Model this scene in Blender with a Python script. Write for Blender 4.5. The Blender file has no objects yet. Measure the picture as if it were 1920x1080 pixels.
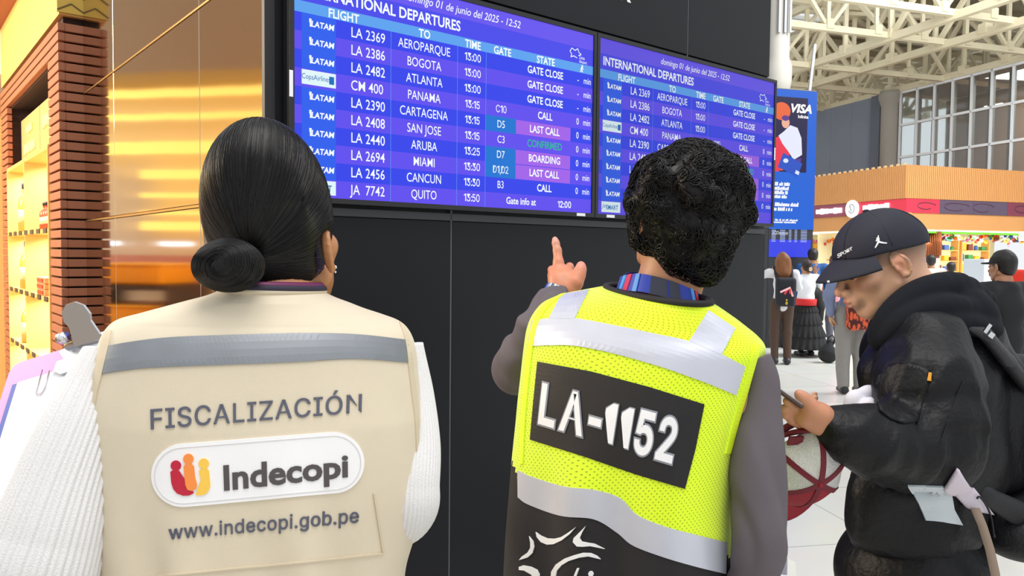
import bpy, bmesh, math, random
import numpy as np
from mathutils import Vector, Matrix
from mathutils.bvhtree import BVHTree

random.seed(7)
RNG = np.random.default_rng(7)
SC = bpy.context.scene
COL = SC.collection

# ------------------------------------------------------------------ camera
FPX, PITCH, ROLL, EYE = 1450.96, 0.04337, 0.009955, 1.5
_cp, _sp, _c, _s = math.cos(PITCH), math.sin(PITCH), math.cos(ROLL), math.sin(ROLL)
_R0, _U0 = np.array([1., 0, 0]), np.array([0, _sp, _cp])
CF = np.array([0, _cp, -_sp])
CR, CU = _c * _R0 + _s * _U0, -_s * _R0 + _c * _U0
CC = np.array([0, 0, EYE])
cam_data = bpy.data.cameras.new('camera')
cam_data.sensor_width = 36.0
cam_data.lens = 36.0 * FPX / 1920.0
cam_data.clip_end = 300
cam = bpy.data.objects.new('camera', cam_data)
COL.objects.link(cam)
cam.matrix_world = Matrix(((CR[0], CU[0], -CF[0], CC[0]), (CR[1], CU[1], -CF[1], CC[1]),
                           (CR[2], CU[2], -CF[2], CC[2]), (0, 0, 0, 1)))
SC.camera = cam

# ------------------------------------------------------------------ world, lights, exposure
SC.view_settings.view_transform = 'Standard'
SC.view_settings.look = 'None'
SC.view_settings.exposure = 0.0
SC.view_settings.gamma = 1.0
SC.view_settings.use_curve_mapping = False
SC.cycles.use_denoising = True
SC.cycles.max_bounces = 6
SC.cycles.caustics_reflective = False
SC.cycles.caustics_refractive = False
W = bpy.data.worlds.new('daylight'); SC.world = W
W.use_nodes = True
W.node_tree.nodes['Background'].inputs[0].default_value = (0.95, 0.98, 1.0, 1)
W.node_tree.nodes['Background'].inputs[1].default_value = 0.95

def area(name, loc, target, size, energy, color=(1, 1, 1), size_y=None):
    l = bpy.data.lights.new(name, 'AREA'); l.energy = energy; l.color = color
    l.shape = 'RECTANGLE'; l.size = size; l.size_y = size_y or size
    o = bpy.data.objects.new(name, l); COL.objects.link(o); o.location = loc
    o.rotation_euler = (Vector(target) - Vector(loc)).to_track_quat('-Z', 'Y').to_euler()
    return o
area('hall_ceiling_luminaire', (0.5, 0.2, 6.5), (0.3, 1.4, 0), 3.5, 240, (1.0, 0.97, 0.93))
area('skylight_fill', (13, 11, 11.5), (14, 22, 2), 10, 4600, (0.98, 1.0, 1.0))  # added fill standing in for the skylight, set forward to brighten the fascia fronts
area('shop_ceiling_luminaire', (-5.6, 3.1, 3.3), (-3.0, 5.0, 1.5), 1.4, 330, (1.0, 0.86, 0.66))

# ------------------------------------------------------------------ pixel <-> place
def P(px, py, d):
    return CC + d * (CF + (px - 960) / FPX * CR - (py - 540) / FPX * CU)
def ray(px, py):
    v = CF + (px - 960) / FPX * CR - (py - 540) / FPX * CU
    return v / np.linalg.norm(v)
def r_px(n, d):
    return n * d / FPX

# ------------------------------------------------------------------ object helpers
def tag(o, label=None, cat=None, group=None, kind=None):
    if label: o['label'] = label
    if cat: o['category'] = cat
    if group: o['group'] = group
    if kind: o['kind'] = kind
    return o
def thing(name, label, cat, loc=(0, 0, 0), group=None, rotz=0):
    o = bpy.data.objects.new(name, None); COL.objects.link(o)
    o.location = loc; o.rotation_euler = (0, 0, rotz); o.empty_display_size = 0.1
    return tag(o, label, cat, group)
def world_of(o):
    m = Matrix.Translation(o.location) @ o.rotation_euler.to_matrix().to_4x4()
    if o.parent is not None: m = world_of(o.parent) @ o.matrix_parent_inverse @ m
    return m
def put(o, parent):
    """parent keeping world geometry (root is never scaled)"""
    if parent is not None:
        o.parent = parent
        pm = world_of(parent)
        o.matrix_parent_inverse = pm.inverted()
    return o
def mesh_obj(name, verts, faces, mats, parent=None, smooth=True, mat_idx=None, local=False):
    me = bpy.data.meshes.new(name)
    v = verts.tolist() if isinstance(verts, np.ndarray) else [tuple(map(float, x)) for x in verts]
    f = faces.tolist() if isinstance(faces, np.ndarray) else faces
    me.from_pydata(v, [], f)
    if not isinstance(mats, (list, tuple)): mats = [mats]
    for m in mats: me.materials.append(m)
    if mat_idx is not None: me.polygons.foreach_set('material_index', np.asarray(mat_idx, dtype=np.int32))
    if smooth: me.polygons.foreach_set('use_smooth', np.ones(len(me.polygons), dtype=bool))
    me.update()
    o = bpy.data.objects.new(name, me); COL.objects.link(o)
    if parent is not None:
        if local: o.parent = parent
        else: put(o, parent)
    return o
def struct(o): o['kind'] = 'structure'; return o

class MB:
    """collects simple solids into one mesh"""
    def __init__(s): s.v = []; s.f = []; s.m = []
    def add(s, v, f, m=0):
        b = len(s.v); s.v += [tuple(map(float, x)) for x in v]
        s.f += [[i + b for i in q] for q in f]; s.m += [m] * len(f)
    def box(s, c, size, R=None, m=0, bev=0.0):
        hx, hy, hz = [x / 2 for x in size]
        R = np.eye(3) if R is None else np.asarray(R)   # columns = axes
        if bev <= 0:
            v = [np.asarray(c) + R @ np.array([x * hx, y * hy, z * hz]) for x in (-1, 1) for y in (-1, 1) for z in (-1, 1)]
            f = [[0, 1, 3, 2], [4, 6, 7, 5], [0, 4, 5, 1], [2, 3, 7, 6], [0, 2, 6, 4], [1, 5, 7, 3]]
            s.add(v, f, m)
        else:
            bm = bmesh.new(); bmesh.ops.create_cube(bm, size=1)
            for q in bm.verts: q.co = Vector((q.co.x * 2 * hx, q.co.y * 2 * hy, q.co.z * 2 * hz))
            bmesh.ops.bevel(bm, geom=bm.edges[:], offset=bev, segments=2, profile=0.5, affect='EDGES')
            bm.verts.index_update()
            s.add([np.asarray(c) + R @ np.array(q.co) for q in bm.verts], [[q.index for q in f.verts] for f in bm.faces], m); bm.free()
    def bar(s, a, b, w, h=None, up=(0, 0, 1), m=0):
        a, b = np.asarray(a, float), np.asarray(b, float); h = h or w
        z = b - a; L = np.linalg.norm(z); z /= L
        x = np.cross(np.asarray(up, float), z)
        if np.linalg.norm(x) < 1e-4: x = np.cross([1., 0, 0], z)
        x /= np.linalg.norm(x); y = np.cross(z, x)
        s.box((a + b) / 2, (w, h, L), np.stack([x, y, z], 1), m)
    def tube(s, pts, r, n=8, m=0, cap=True, close=False):
        v, f = tube_geo(pts, r, n, cap, close); s.add(v, f, m)
    def lathe(s, prof, c, n=24, axis=(0, 0, 1), m=0):
        """prof: (radius, height)"""
        z = np.asarray(axis, float); z /= np.linalg.norm(z)
        x = np.cross([0., 1, 0.02], z); x /= np.linalg.norm(x); y = np.cross(z, x)
        v = []; f = []
        for r, h in prof:
            for k in range(n):
                t = 2 * math.pi * k / n
                v.append(np.asarray(c) + z * h + r * (x * math.cos(t) + y * math.sin(t)))
        for i in range(len(prof) - 1):
            for k in range(n):
                a = i * n + k; b = i * n + (k + 1) % n
                f.append([a, b, b + n, a + n])
        f.append(list(range(n))[::-1]); f.append([(len(prof) - 1) * n + k for k in range(n)])
        s.add(v, f, m)
    def prism(s, poly, o, ax, ay, an, depth, m=0):
        """polygon (2D) in frame o,ax,ay extruded along an"""
        o, ax, ay, an = map(np.asarray, (o, ax, ay, an))
        n = len(poly)
        v = [o + ax * p[0] + ay * p[1] for p in poly] + [o + ax * p[0] + ay * p[1] + an * depth for p in poly]
        f = [list(range(n))[::-1], list(range(n, 2 * n))] + [[i, (i + 1) % n, (i + 1) % n + n, i + n] for i in range(n)]
        s.add(v, f, m)
    def sphere(s, c, r, n=8, m=0):
        r = np.broadcast_to(np.asarray(r, float), 3); v = []; f = []
        for i in range(n + 1):
            t = math.pi * i / n
            for k in range(2 * n):
                q = math.pi * k / n
                v.append(np.asarray(c) + r * np.array([math.sin(t) * math.cos(q), math.sin(t) * math.sin(q), math.cos(t)]))
        for i in range(n):
            for k in range(2 * n):
                a = i * 2 * n + k; b = i * 2 * n + (k + 1) % (2 * n)
                f.append([a, a + 2 * n, b + 2 * n, b])
        s.add(v, f, m)
    def build(s, name, mats, parent=None, smooth=False):
        return mesh_obj(name, s.v, s.f, mats, parent, smooth, s.m if isinstance(mats, (list, tuple)) else None)

def tube_geo(pts, r, n=8, cap=True, close=False, up=(0, 0, 1)):
    pts = np.asarray(pts, float); N = len(pts)
    r = np.broadcast_to(np.asarray(r, float), N)
    if close: T = np.roll(pts, -1, 0) - np.roll(pts, 1, 0)
    else: T = np.gradient(pts, axis=0)
    T /= np.linalg.norm(T, axis=1)[:, None] + 1e-12
    x = np.cross(np.asarray(up, float), T[0])
    if np.linalg.norm(x) < 1e-3: x = np.cross([1., 0.1, 0], T[0])
    v = []; f = []
    ang = 2 * np.pi * np.arange(n) / n
    for i in range(N):
        x = x - T[i] * (x @ T[i]); x /= np.linalg.norm(x); y = np.cross(T[i], x)
        v.append(pts[i] + r[i] * (np.cos(ang)[:, None] * x + np.sin(ang)[:, None] * y))
    v = np.concatenate(v)
    M = N if close else N - 1
    for i in range(M):
        for k in range(n):
            j = (i + 1) % N
            f.append([i * n + k, i * n + (k + 1) % n, j * n + (k + 1) % n, j * n + k])
    if cap and not close:
        f.append(list(range(n))[::-1]); f.append([(N - 1) * n + k for k in range(n)])
    return v, f

def spline(pts, n):
    """Catmull-Rom through rows of any width"""
    p = np.asarray(pts, float); N = len(p)
    q = np.vstack([2 * p[0] - p[1], p, 2 * p[-1] - p[-2]])
    t = np.linspace(0, N - 1 - 1e-9, n); i = t.astype(int); u = (t - i)[:, None]
    a, b, c, d = q[i], q[i + 1], q[i + 2], q[i + 3]
    return .5 * (2 * b + (c - a) * u + (2 * a - 5 * b + 4 * c - d) * u ** 2 + (3 * b - a - 3 * c + d) * u ** 3)

# ------------------------------------------------------------------ materials
def lin(h):
    if isinstance(h, str):
        h = h.lstrip('#'); c = [int(h[i:i + 2], 16) / 255 for i in (0, 2, 4)]
    else: c = list(h)
    return tuple(x / 12.92 if x <= .04045 else ((x + .055) / 1.055) ** 2.4 for x in c) + (1.0,)
_MC = {}
def mat(name, color='#808080', rough=.6, metal=0.0, emit=None, estr=1.0, noise=0.0, nscale=8.0, bump=0.0, bscale=60.0,
        spec=None, trans=0.0, sheen=0.0, coat=0.0, stretch=None, alpha=None):
    if name in _MC: return _MC[name]
    m = bpy.data.materials.new(name); m.use_nodes = True; nt = m.node_tree; N = nt.nodes; L = nt.links
    b = N['Principled BSDF']; _MC[name] = m
    c = lin(color)
    b.inputs['Base Color'].default_value = c
    b.inputs['Roughness'].default_value = rough; b.inputs['Metallic'].default_value = metal
    if spec is not None: b.inputs['Specular IOR Level'].default_value = spec
    if trans: b.inputs['Transmission Weight'].default_value = trans
    if sheen: b.inputs['Sheen Weight'].default_value = sheen
    if coat: b.inputs['Coat Weight'].default_value = coat
    if emit is not None:
        b.inputs['Emission Color'].default_value = lin(emit); b.inputs['Emission Strength'].default_value = estr
    if noise or bump:
        tc = N.new('ShaderNodeTexCoord'); mp = N.new('ShaderNodeMapping')
        L.new(tc.outputs['Object'], mp.inputs[0])
        if stretch: mp.inputs['Scale'].default_value = stretch
    if noise:
        n = N.new('ShaderNodeTexNoise'); n.inputs['Scale'].default_value = nscale; n.inputs['Detail'].default_value = 4
        L.new(mp.outputs[0], n.inputs['Vector'])
        mx = N.new('ShaderNodeMix'); mx.data_type = 'RGBA'
        mx.inputs['A'].default_value = tuple(x * (1 - noise) for x in c[:3]) + (1,)
        mx.inputs['B'].default_value = tuple(min(1, x * (1 + noise)) for x in c[:3]) + (1,)
        L.new(n.outputs['Fac'], mx.inputs['Factor']); L.new(mx.outputs['Result'], b.inputs['Base Color'])
    if bump:
        n2 = N.new('ShaderNodeTexNoise'); n2.inputs['Scale'].default_value = bscale; n2.inputs['Detail'].default_value = 3
        L.new(mp.outputs[0], n2.inputs['Vector'])
        bp = N.new('ShaderNodeBump'); bp.inputs['Strength'].default_value = bump; bp.inputs['Distance'].default_value = .01
        L.new(n2.outputs['Fac'], bp.inputs['Height']); L.new(bp.outputs[0], b.inputs['Normal'])
    return m
def glow(name, color, s=1.0):
    """a surface that gives off light: black body colour, emission only"""
    return mat(name, '#000000', .4, emit=color, estr=s, spec=.2)

# ------------------------------------------------------------------ signed-distance modelling
def smin(a, b, k):
    if k <= 0: return np.minimum(a, b)
    h = np.clip(.5 + .5 * (b - a) / k, 0, 1); return b + (a - b) * h - k * h * (1 - h)
def _len(x): return np.sqrt((x * x).sum(-1))
def rot(rx=0, ry=0, rz=0):
    return np.array(Matrix.Rotation(rz, 3, 'Z') @ Matrix.Rotation(ry, 3, 'Y') @ Matrix.Rotation(rx, 3, 'X'))
def cap(a, b, ra, rb=None, k=.02, op='+', sq=None):
    return dict(t='c', a=np.asarray(a, float), b=np.asarray(b, float), ra=ra, rb=ra if rb is None else rb, k=k, op=op, sq=sq)
def ell(c, r, R=None, k=.02, op='+'):
    return dict(t='e', c=np.asarray(c, float), r=np.asarray(r, float) * np.ones(3), R=np.eye(3) if R is None else np.asarray(R), k=k, op=op)
def rbox(c, h, R=None, rd=.01, k=.01, op='+'):
    return dict(t='b', c=np.asarray(c, float), h=np.asarray(h, float), R=np.eye(3) if R is None else np.asarray(R), rd=rd, k=k, op=op)
def half(c, n, k=.0, op='x'):
    n = np.asarray(n, float); return dict(t='h', c=np.asarray(c, float), n=n / np.linalg.norm(n), k=k, op=op)
def chain(pts, rad, k=.02, sq=None):
    rad = np.broadcast_to(np.asarray(rad, float), len(pts))
    return [cap(pts[i], pts[i + 1], rad[i], rad[i + 1], k, sq=sq) for i in range(len(pts) - 1)]
def prim(p, X):
    t = p['t']
    if t == 'c':
        a, b = p['a'], p['b']; ba = b - a; pa = X - a
        if p['sq'] is not None:
            n, s = p['sq']; n = np.asarray(n, float); n = n / np.linalg.norm(n)
            pa = pa + (pa @ n)[..., None] * n * (1 / s - 1)
            ba = ba + (ba @ n) * n * (1 / s - 1)
        h = np.clip((pa @ ba) / max(ba @ ba, 1e-12), 0, 1)
        return _len(pa - h[..., None] * ba) - (p['ra'] + (p['rb'] - p['ra']) * h)
    if t == 'e':
        q = (X - p['c']) @ p['R']; k0 = _len(q / p['r']); k1 = _len(q / p['r'] ** 2)
        return k0 * (k0 - 1) / np.maximum(k1, 1e-9)
    if t == 'b':
        q = np.abs((X - p['c']) @ p['R']) - p['h'] + p['rd']
        return _len(np.maximum(q, 0)) + np.minimum(q.max(-1), 0) - p['rd']
    if t == 'h': return (X - p['c']) @ p['n']
def sdf(prims, disp=None):
    def f(X):
        d = None
        for p in prims:
            q = prim(p, X)
            if d is None: d = q
            elif p['op'] == '+': d = smin(d, q, p['k'])
            elif p['op'] == '-': d = -smin(-d, q, p['k'])
            else: d = -smin(-d, -q, p['k'])        # intersect with half space (inside where negative)
        if disp is not None: d = d + disp(X)
        return d
    return f
def bounds(prims, pad=.03):
    lo, hi = np.full(3, 1e9), np.full(3, -1e9)
    for p in prims:
        if p['op'] != '+': continue
        if p['t'] == 'c':
            for q, r in ((p['a'], p['ra']), (p['b'], p['rb'])): lo = np.minimum(lo, q - r); hi = np.maximum(hi, q + r)
        elif p['t'] == 'e': r = np.abs(p['R']) @ p['r']; lo = np.minimum(lo, p['c'] - r); hi = np.maximum(hi, p['c'] + r)
        elif p['t'] == 'b': r = np.abs(p['R']) @ p['h']; lo = np.minimum(lo, p['c'] - r); hi = np.maximum(hi, p['c'] + r)
    return lo - pad, hi + pad
def nets(f, lo, hi, h):
    n = np.maximum(np.ceil((hi - lo) / h).astype(int) + 1, 3)
    xs = [lo[i] + h * np.arange(n[i]) for i in range(3)]
    V = np.empty(n, dtype=np.float32)
    st = max(1, int(400000 / (n[1] * n[2])))
    for i in range(0, n[0], st):
        g = np.stack(np.meshgrid(xs[0][i:i + st], xs[1], xs[2], indexing='ij'), -1)
        V[i:i + st] = f(g.reshape(-1, 3)).reshape(g.shape[:3])
    ins = V < 0
    c = n - 1
    cnt = np.zeros(c, dtype=np.int8)
    for dx in (0, 1):
        for dy in (0, 1):
            for dz in (0, 1):
                cnt += ins[dx:dx + c[0], dy:dy + c[1], dz:dz + c[2]]
    act = (cnt > 0) & (cnt < 8)
    idx = np.argwhere(act)
    ID = np.full(c, -1, dtype=np.int64); ID[act] = np.arange(len(idx))
    acc = np.zeros((len(idx), 3)); num = np.zeros(len(idx))
    for ax in range(3):
        o1, o2 = [i for i in range(3) if i != ax]
        for u in (0, 1):
            for v in (0, 1):
                a = idx.copy(); a[:, o1] += u; a[:, o2] += v; b = a.copy(); b[:, ax] += 1
                va, vb = V[tuple(a.T)], V[tuple(b.T)]; m = (va < 0) != (vb < 0)
                t = va[m] / (va[m] - vb[m]); p = a[m].astype(float); p[:, ax] += t
                acc[m] += p; num[m] += 1
    verts = lo + h * acc / num[:, None]
    faces = []
    for ax in range(3):
        o1, o2 = (ax + 1) % 3, (ax + 2) % 3
        sl = [slice(None)] * 3; sl2 = [slice(None)] * 3
        sl[ax] = slice(0, n[ax] - 1); sl2[ax] = slice(1, n[ax])
        ch = ins[tuple(sl)] != ins[tuple(sl2)]
        e = np.argwhere(ch); e = e[(e[:, o1] > 0) & (e[:, o2] > 0) & (e[:, o1] < c[o1]) & (e[:, o2] < c[o2])]
        if not len(e): continue
        fl = ins[tuple(e.T)]
        q = []
        for d1_, d2_ in ((-1, -1), (0, -1), (0, 0), (-1, 0)):
            k = e.copy(); k[:, o1] += d1_; k[:, o2] += d2_; q.append(ID[tuple(k.T)])
        q = np.stack(q, 1); q[~fl] = q[~fl][:, ::-1]
        q = q[(q >= 0).all(1)]; faces.append(q)
    return verts, np.concatenate(faces)
def vsmooth(v, f, it=2):
    if it <= 0: return v
    e = np.concatenate([f[:, [0, 1]], f[:, [1, 2]], f[:, [2, 3]], f[:, [3, 0]]]); e = np.concatenate([e, e[:, ::-1]])
    n = np.bincount(e[:, 0], minlength=len(v)).astype(float)
    for _ in range(it):
        s = np.stack([np.bincount(e[:, 0], v[e[:, 1], i], minlength=len(v)) for i in range(3)], 1)
        v = v * .5 + .5 * s / np.maximum(n, 1)[:, None]
    return v
def blob_geo(prims, h, disp=None, it=1, pad=None, lo=None, hi=None):
    f = sdf(prims, disp); a, b = bounds(prims, pad or 3 * h + .01)
    if lo is not None: a = np.maximum(a, lo)
    if hi is not None: b = np.minimum(b, hi)
    v, q = nets(f, a, b, h)
    return vsmooth(v, q, it), q
def blob(name, prims, h, m, parent=None, disp=None, it=1, **kw):
    v, q = blob_geo(prims, h, disp, it, **kw)
    return mesh_obj(name, v, q, m, parent, True)
def joined(name, geos, mats, parent=None):
    """several closed surfaces as one mesh object; geos: (v, f) or (v, f, material index)"""
    V, Fc, M = [], [], []; b = 0
    for g in geos:
        v, f = g[0], g[1]; V.append(np.asarray(v, float)); Fc += [[int(i) + b for i in q] for q in f]; b += len(v)
        M += [g[2] if len(g) > 2 else 0] * len(f)
    return mesh_obj(name, np.concatenate(V), Fc, mats, parent, True, M)
def wob(amp, freq, seed=0, stretch=(1, 1, 1)):
    """soft folds: a sum of a few warped sines"""
    g = np.random.default_rng(seed); K = g.normal(size=(5, 3)); K /= np.linalg.norm(K, axis=1)[:, None]
    K = K * np.asarray(stretch) * freq * g.uniform(.6, 1.6, 5)[:, None]; ph = g.uniform(0, 6.28, 5)
    def f(X):
        w = X + .25 / freq * np.sin(X[..., [1, 2, 0]] * freq * 1.3 + seed)
        return amp * sum(np.sin(w @ K[i] + ph[i]) for i in range(5)) / 2.2
    return f

# ------------------------------------------------------------------ writing
_TC = {}
try: FONT2 = bpy.data.fonts.load(bpy.utils.system_resource('DATAFILES', path='fonts') + '/Inter.woff2')
except Exception: FONT2 = None
def text_geo(s, bold=0.0, shear=0.0, space=1.0, grot=False):
    """flat letter outlines, cap height 1, left aligned at x=0, baseline y=0"""
    key = (s, bold, shear, space, grot)
    if key in _TC: return _TC[key]
    cu = bpy.data.curves.new('t', 'FONT'); cu.body = s; cu.size = 1; cu.offset = bold; cu.shear = shear
    cu.space_character = space
    if grot and FONT2: cu.font = FONT2
    cu.resolution_u = 3
    o = bpy.data.objects.new('t', cu); COL.objects.link(o)
    dg = bpy.context.evaluated_depsgraph_get(); me = bpy.data.meshes.new_from_object(o.evaluated_get(dg))
    v = np.array([x.co[:2] for x in me.vertices]).reshape(-1, 2); f = [list(p.vertices) for p in me.polygons]
    bpy.data.objects.remove(o); bpy.data.curves.remove(cu); bpy.data.meshes.remove(me)
    _TC[key] = (v / (CAP2 if grot and FONT2 and CAP2 else TEXT_CAP) if TEXT_CAP else v, f)
    return _TC[key]
TEXT_CAP = CAP2 = None
_h = text_geo('H')[0]; _h2 = text_geo('H', grot=True)[0]; TEXT_CAP = float(_h[:, 1].max()); CAP2 = float(_h2[:, 1].max()); _TC.clear()

ONE = [(0, .69), (0, .83), (.27, 1.0), (.47, 1.0), (.47, 0), (.28, 0), (.28, .82)]
def compose(s, bold=0.0, gap=.13, fat=0.0):
    """letters set one by one; the figure 1 is drawn with a flag and no foot"""
    x = 0; V, F = [], []
    for c in s:
        if c == ' ': x += .3; continue
        if c == '1':
            v0 = np.array(ONE); v = v0 + np.sign(v0 - [.27, .5]) * fat; f = [list(range(7))]
        else: v0, f = text_geo(c, bold, 0, 1, True); v, f = text_geo(c, bold + fat * .8, 0, 1, True)
        b = sum(len(q) for q in V); x0 = v0[:, 0].min()
        V.append(v + [x - x0, 0]); F += [[i + b for i in q] for q in f]; x += v0[:, 0].max() - x0 + gap * (.6 if c in '-:,' else 1)
    return np.concatenate(V), F
def bvh_of(*objs):
    V, Fc = [], []
    for o in objs:
        b = len(V); M = o.matrix_world
        V += [v.co.copy() for v in o.data.vertices]; Fc += [[i + b for i in p.vertices] for p in o.data.polygons]
    return BVHTree.FromPolygons(V, Fc)
def drop(bvh, px, off, near=False):
    """points of a cloth surface behind photo points, lifted by off along its normal"""
    out = []
    for x, y in px:
        d = Vector(ray(x, y)); loc, nor, i, dist = bvh.ray_cast(Vector(CC), d)
        if loc is None:
            loc, nor, i, dist = bvh.find_nearest(Vector(P(x, y, out_d[0])))
        out_d[0] = (np.array(loc) - CC) @ CF
        if nor.dot(d) > 0: nor = -nor
        out.append(np.array(loc + nor * off))
    return out
out_d = [1.2]
def refine2d(v, f, L):
    """split 2D polygons until edges are shorter than L"""
    bm = bmesh.new(); vs = [bm.verts.new((x, y, 0)) for x, y in v]
    for q in f:
        try: bm.faces.new([vs[i] for i in q])
        except ValueError: pass
    bmesh.ops.triangulate(bm, faces=bm.faces[:])
    for _ in range(7):
        e = [e for e in bm.edges if e.calc_length() > L]
        if not e: break
        bmesh.ops.subdivide_edges(bm, edges=e, cuts=1)
        bmesh.ops.triangulate(bm, faces=bm.faces[:])
    bm.verts.index_update()
    r = np.array([q.co[:2] for q in bm.verts]), [[q.index for q in p.verts] for p in bm.faces]
    bm.free(); return r
def applique(name, v2, f, bvh, m, parent, off=.0015, thick=.0012, L=10, smooth=False):
    """a flat piece (2D, photo units) sewn onto a cloth surface, with real thickness"""
    v, f = refine2d(v2, f, L)
    top = np.array(drop(bvh, v, off)); bot = np.array(drop(bvh, v, off - thick - .002))
    cnt = {}
    for q in f:
        for i in range(len(q)):
            a, b = q[i], q[(i + 1) % len(q)]; cnt[(a, b)] = 1
    n = len(v); F2 = [list(q) for q in f] + [[i + n for i in q][::-1] for q in f]
    F2 += [[a, a + n, b + n, b] for a, b in cnt if (b, a) not in cnt]
    return mesh_obj(name, np.concatenate([top, bot]), F2, m, parent, smooth)
def poly_grid(poly): return np.array(poly, float), [list(range(len(poly)))]
def quadmap(v, q):
    """unit square -> quad (tl, tr, br, bl), v in [0,1] with y down"""
    tl, tr, br, bl = [np.array(x, float) for x in q]; u, w = v[:, :1], v[:, 1:]
    return (tl * (1 - u) + tr * u) * (1 - w) + (bl * (1 - u) + br * u) * w
def strip(top, bot, n=24):
    """band between two polylines, as a 2D quad grid"""
    a, b = spline(top, n), spline(bot, n)
    return np.concatenate([a, b]), [[i, i + 1, n + i + 1, n + i] for i in range(n - 1)]
# ================================================================== THE SETTING
ANG = 0.88443
D1 = np.array([math.sin(ANG), math.cos(ANG), 0]); NW = np.array([math.cos(ANG), -math.sin(ANG), 0]); D2 = -NW
UP = np.array([0, 0, 1.])
O = np.array([-.66762, 2.28785, 0])
def WP(s, n, z): return O + D1 * s + NW * n + UP * z            # column front: along, out, up
CORN = WP(-.047, 0, 0)
def GP(t, n, z): return CORN + D2 * t - D1 * n + UP * z          # gold side: along (away), out, up
RW = np.stack([D1, -NW, UP], 1); RG = np.stack([D2, D1, UP], 1)
HU = np.array([.951, .308, 0]); HV = np.array([-.308, .951, 0])  # hall axes
def HP(u, v, z): return HU * u + HV * v + UP * z
RH = np.stack([HU, HV, UP], 1)

# ---- floor: large polished tiles
def floor_mat():
    m = mat('polished_tile', '#e9e9e4', .22, noise=.03, nscale=3)
    nt = m.node_tree; N = nt.nodes; L = nt.links; b = N['Principled BSDF']
    tc = N.new('ShaderNodeTexCoord'); mp = N.new('ShaderNodeMapping'); mp.inputs['Rotation'].default_value = (0, 0, -.19)
    L.new(tc.outputs['Object'], mp.inputs[0])
    br = N.new('ShaderNodeTexBrick'); br.offset = 0
    br.inputs['Scale'].default_value = 1; br.inputs['Brick Width'].default_value = .9; br.inputs['Row Height'].default_value = .9
    br.inputs['Mortar Size'].default_value = .006; br.inputs['Mortar Smooth'].default_value = .3
    br.inputs['Color1'].default_value = lin('#eae9e3'); br.inputs['Color2'].default_value = lin('#e2e2dc'); br.inputs['Mortar'].default_value = lin('#b9bab4')
    L.new(mp.outputs[0], br.inputs['Vector'])
    n = N.new('ShaderNodeTexNoise'); n.inputs['Scale'].default_value = 2.5; n.inputs['Detail'].default_value = 6
    L.new(mp.outputs[0], n.inputs['Vector'])
    mx = N.new('ShaderNodeMix'); mx.data_type = 'RGBA'; mx.blend_type = 'MULTIPLY'; mx.inputs['Factor'].default_value = .12
    L.new(br.outputs['Color'], mx.inputs['A']); L.new(n.outputs['Color'], mx.inputs['B']); L.new(mx.outputs['Result'], b.inputs['Base Color'])
    return m
mb = MB(); mb.box((8, 20, -.05), (70, 64, .1))
struct(mb.build('floor', floor_mat()))
def herring_mat():
    m = mat('shop_plank_tile', '#8d7f70', .4)
    nt = m.node_tree; N = nt.nodes; L = nt.links; b = N['Principled BSDF']
    tc = N.new('ShaderNodeTexCoord'); mp = N.new('ShaderNodeMapping'); mp.inputs['Rotation'].default_value = (0, 0, .5)
    L.new(tc.outputs['Object'], mp.inputs[0])
    br = N.new('ShaderNodeTexBrick'); br.inputs['Scale'].default_value = 1; br.inputs['Brick Width'].default_value = .6; br.inputs['Row Height'].default_value = .15
    br.inputs['Mortar Size'].default_value = .004
    br.inputs['Color1'].default_value = lin('#9a8c7c'); br.inputs['Color2'].default_value = lin('#7f7265'); br.inputs['Mortar'].default_value = lin('#c9bfb0')
    L.new(mp.outputs[0], br.inputs['Vector']); L.new(br.outputs['Color'], b.inputs['Base Color'])
    return m
mb = MB(); mb.prism([(-3.2, .0), (6, .0), (6, 7), (-3.2, 7)], GP(0, .9, .001) * [1, 1, 1], D2, -D1, UP, .004)
struct(mb.build('trim_1', herring_mat())); bpy.data.objects['trim_1']['label'] = 'grey brown plank tiled floor of the lit shop'

# ---- the black column with its panels
M_BLK = mat('black_laminate', '#17181d', .42, noise=.12, nscale=1.2, spec=.25)
M_BLKJ = mat('panel_joint_grey', '#5a5d63', .5)
H_COL = 3.7
col = thing('wall_column', None, None, WP(1.2, 0, 0)); struct(col)
mb = MB(); mb.prism([(-.047, 0), (2.478, 0), (2.478, -2.6), (-.047, -2.6)], O, D1, NW, UP, H_COL)
put(struct(mb.build('column_core', M_BLK)), col)
mb = MB()
def bpanel(s0, s1, z0, z1): mb.box(WP((s0 + s1) / 2, .006, (z0 + z1) / 2), (s1 - s0, .012, z1 - z0), RW, bev=.0015)
S0, S1, S2, S3 = -.047, .584, 1.84, 2.478
for a, b in ((S0, S1), (S1, S2), (S2, S3)):
    for z0, z1 in ((.1, 1.61), (2.385, H_COL)):
        bpanel(a + .003, b - .003, z0, z1)
put(struct(mb.build('wall_panels', M_BLK)), col)
mb = MB()
for s in (S1, S2): mb.box(WP(s, .004, 1.9), (.006, .012, 3.6), RW)
mb.box(WP(1.2, .003, .05), (2.51, .02, .1), RW)
put(struct(mb.build('panel_joints', M_BLKJ)), col)
mb = MB(); mb.box(WP(1.215, .004, 1.625), (2.51, .012, .024), RW)
put(struct(mb.build('trim_2', mat('dark_grey_trim', '#3f4046', .4))), col)
# small white sign letter high on the column, only its foot in view
v, f = text_geo('R', bold=.02); s_ = .085
q = [WP(1.385 + a * s_, .0135, 2.532 + b * s_) for a, b in v]
put(mesh_obj('sign_letter', q, f, mat('white_vinyl', '#e8e8e8', .5), None, False), col)['kind'] = 'structure'

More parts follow.
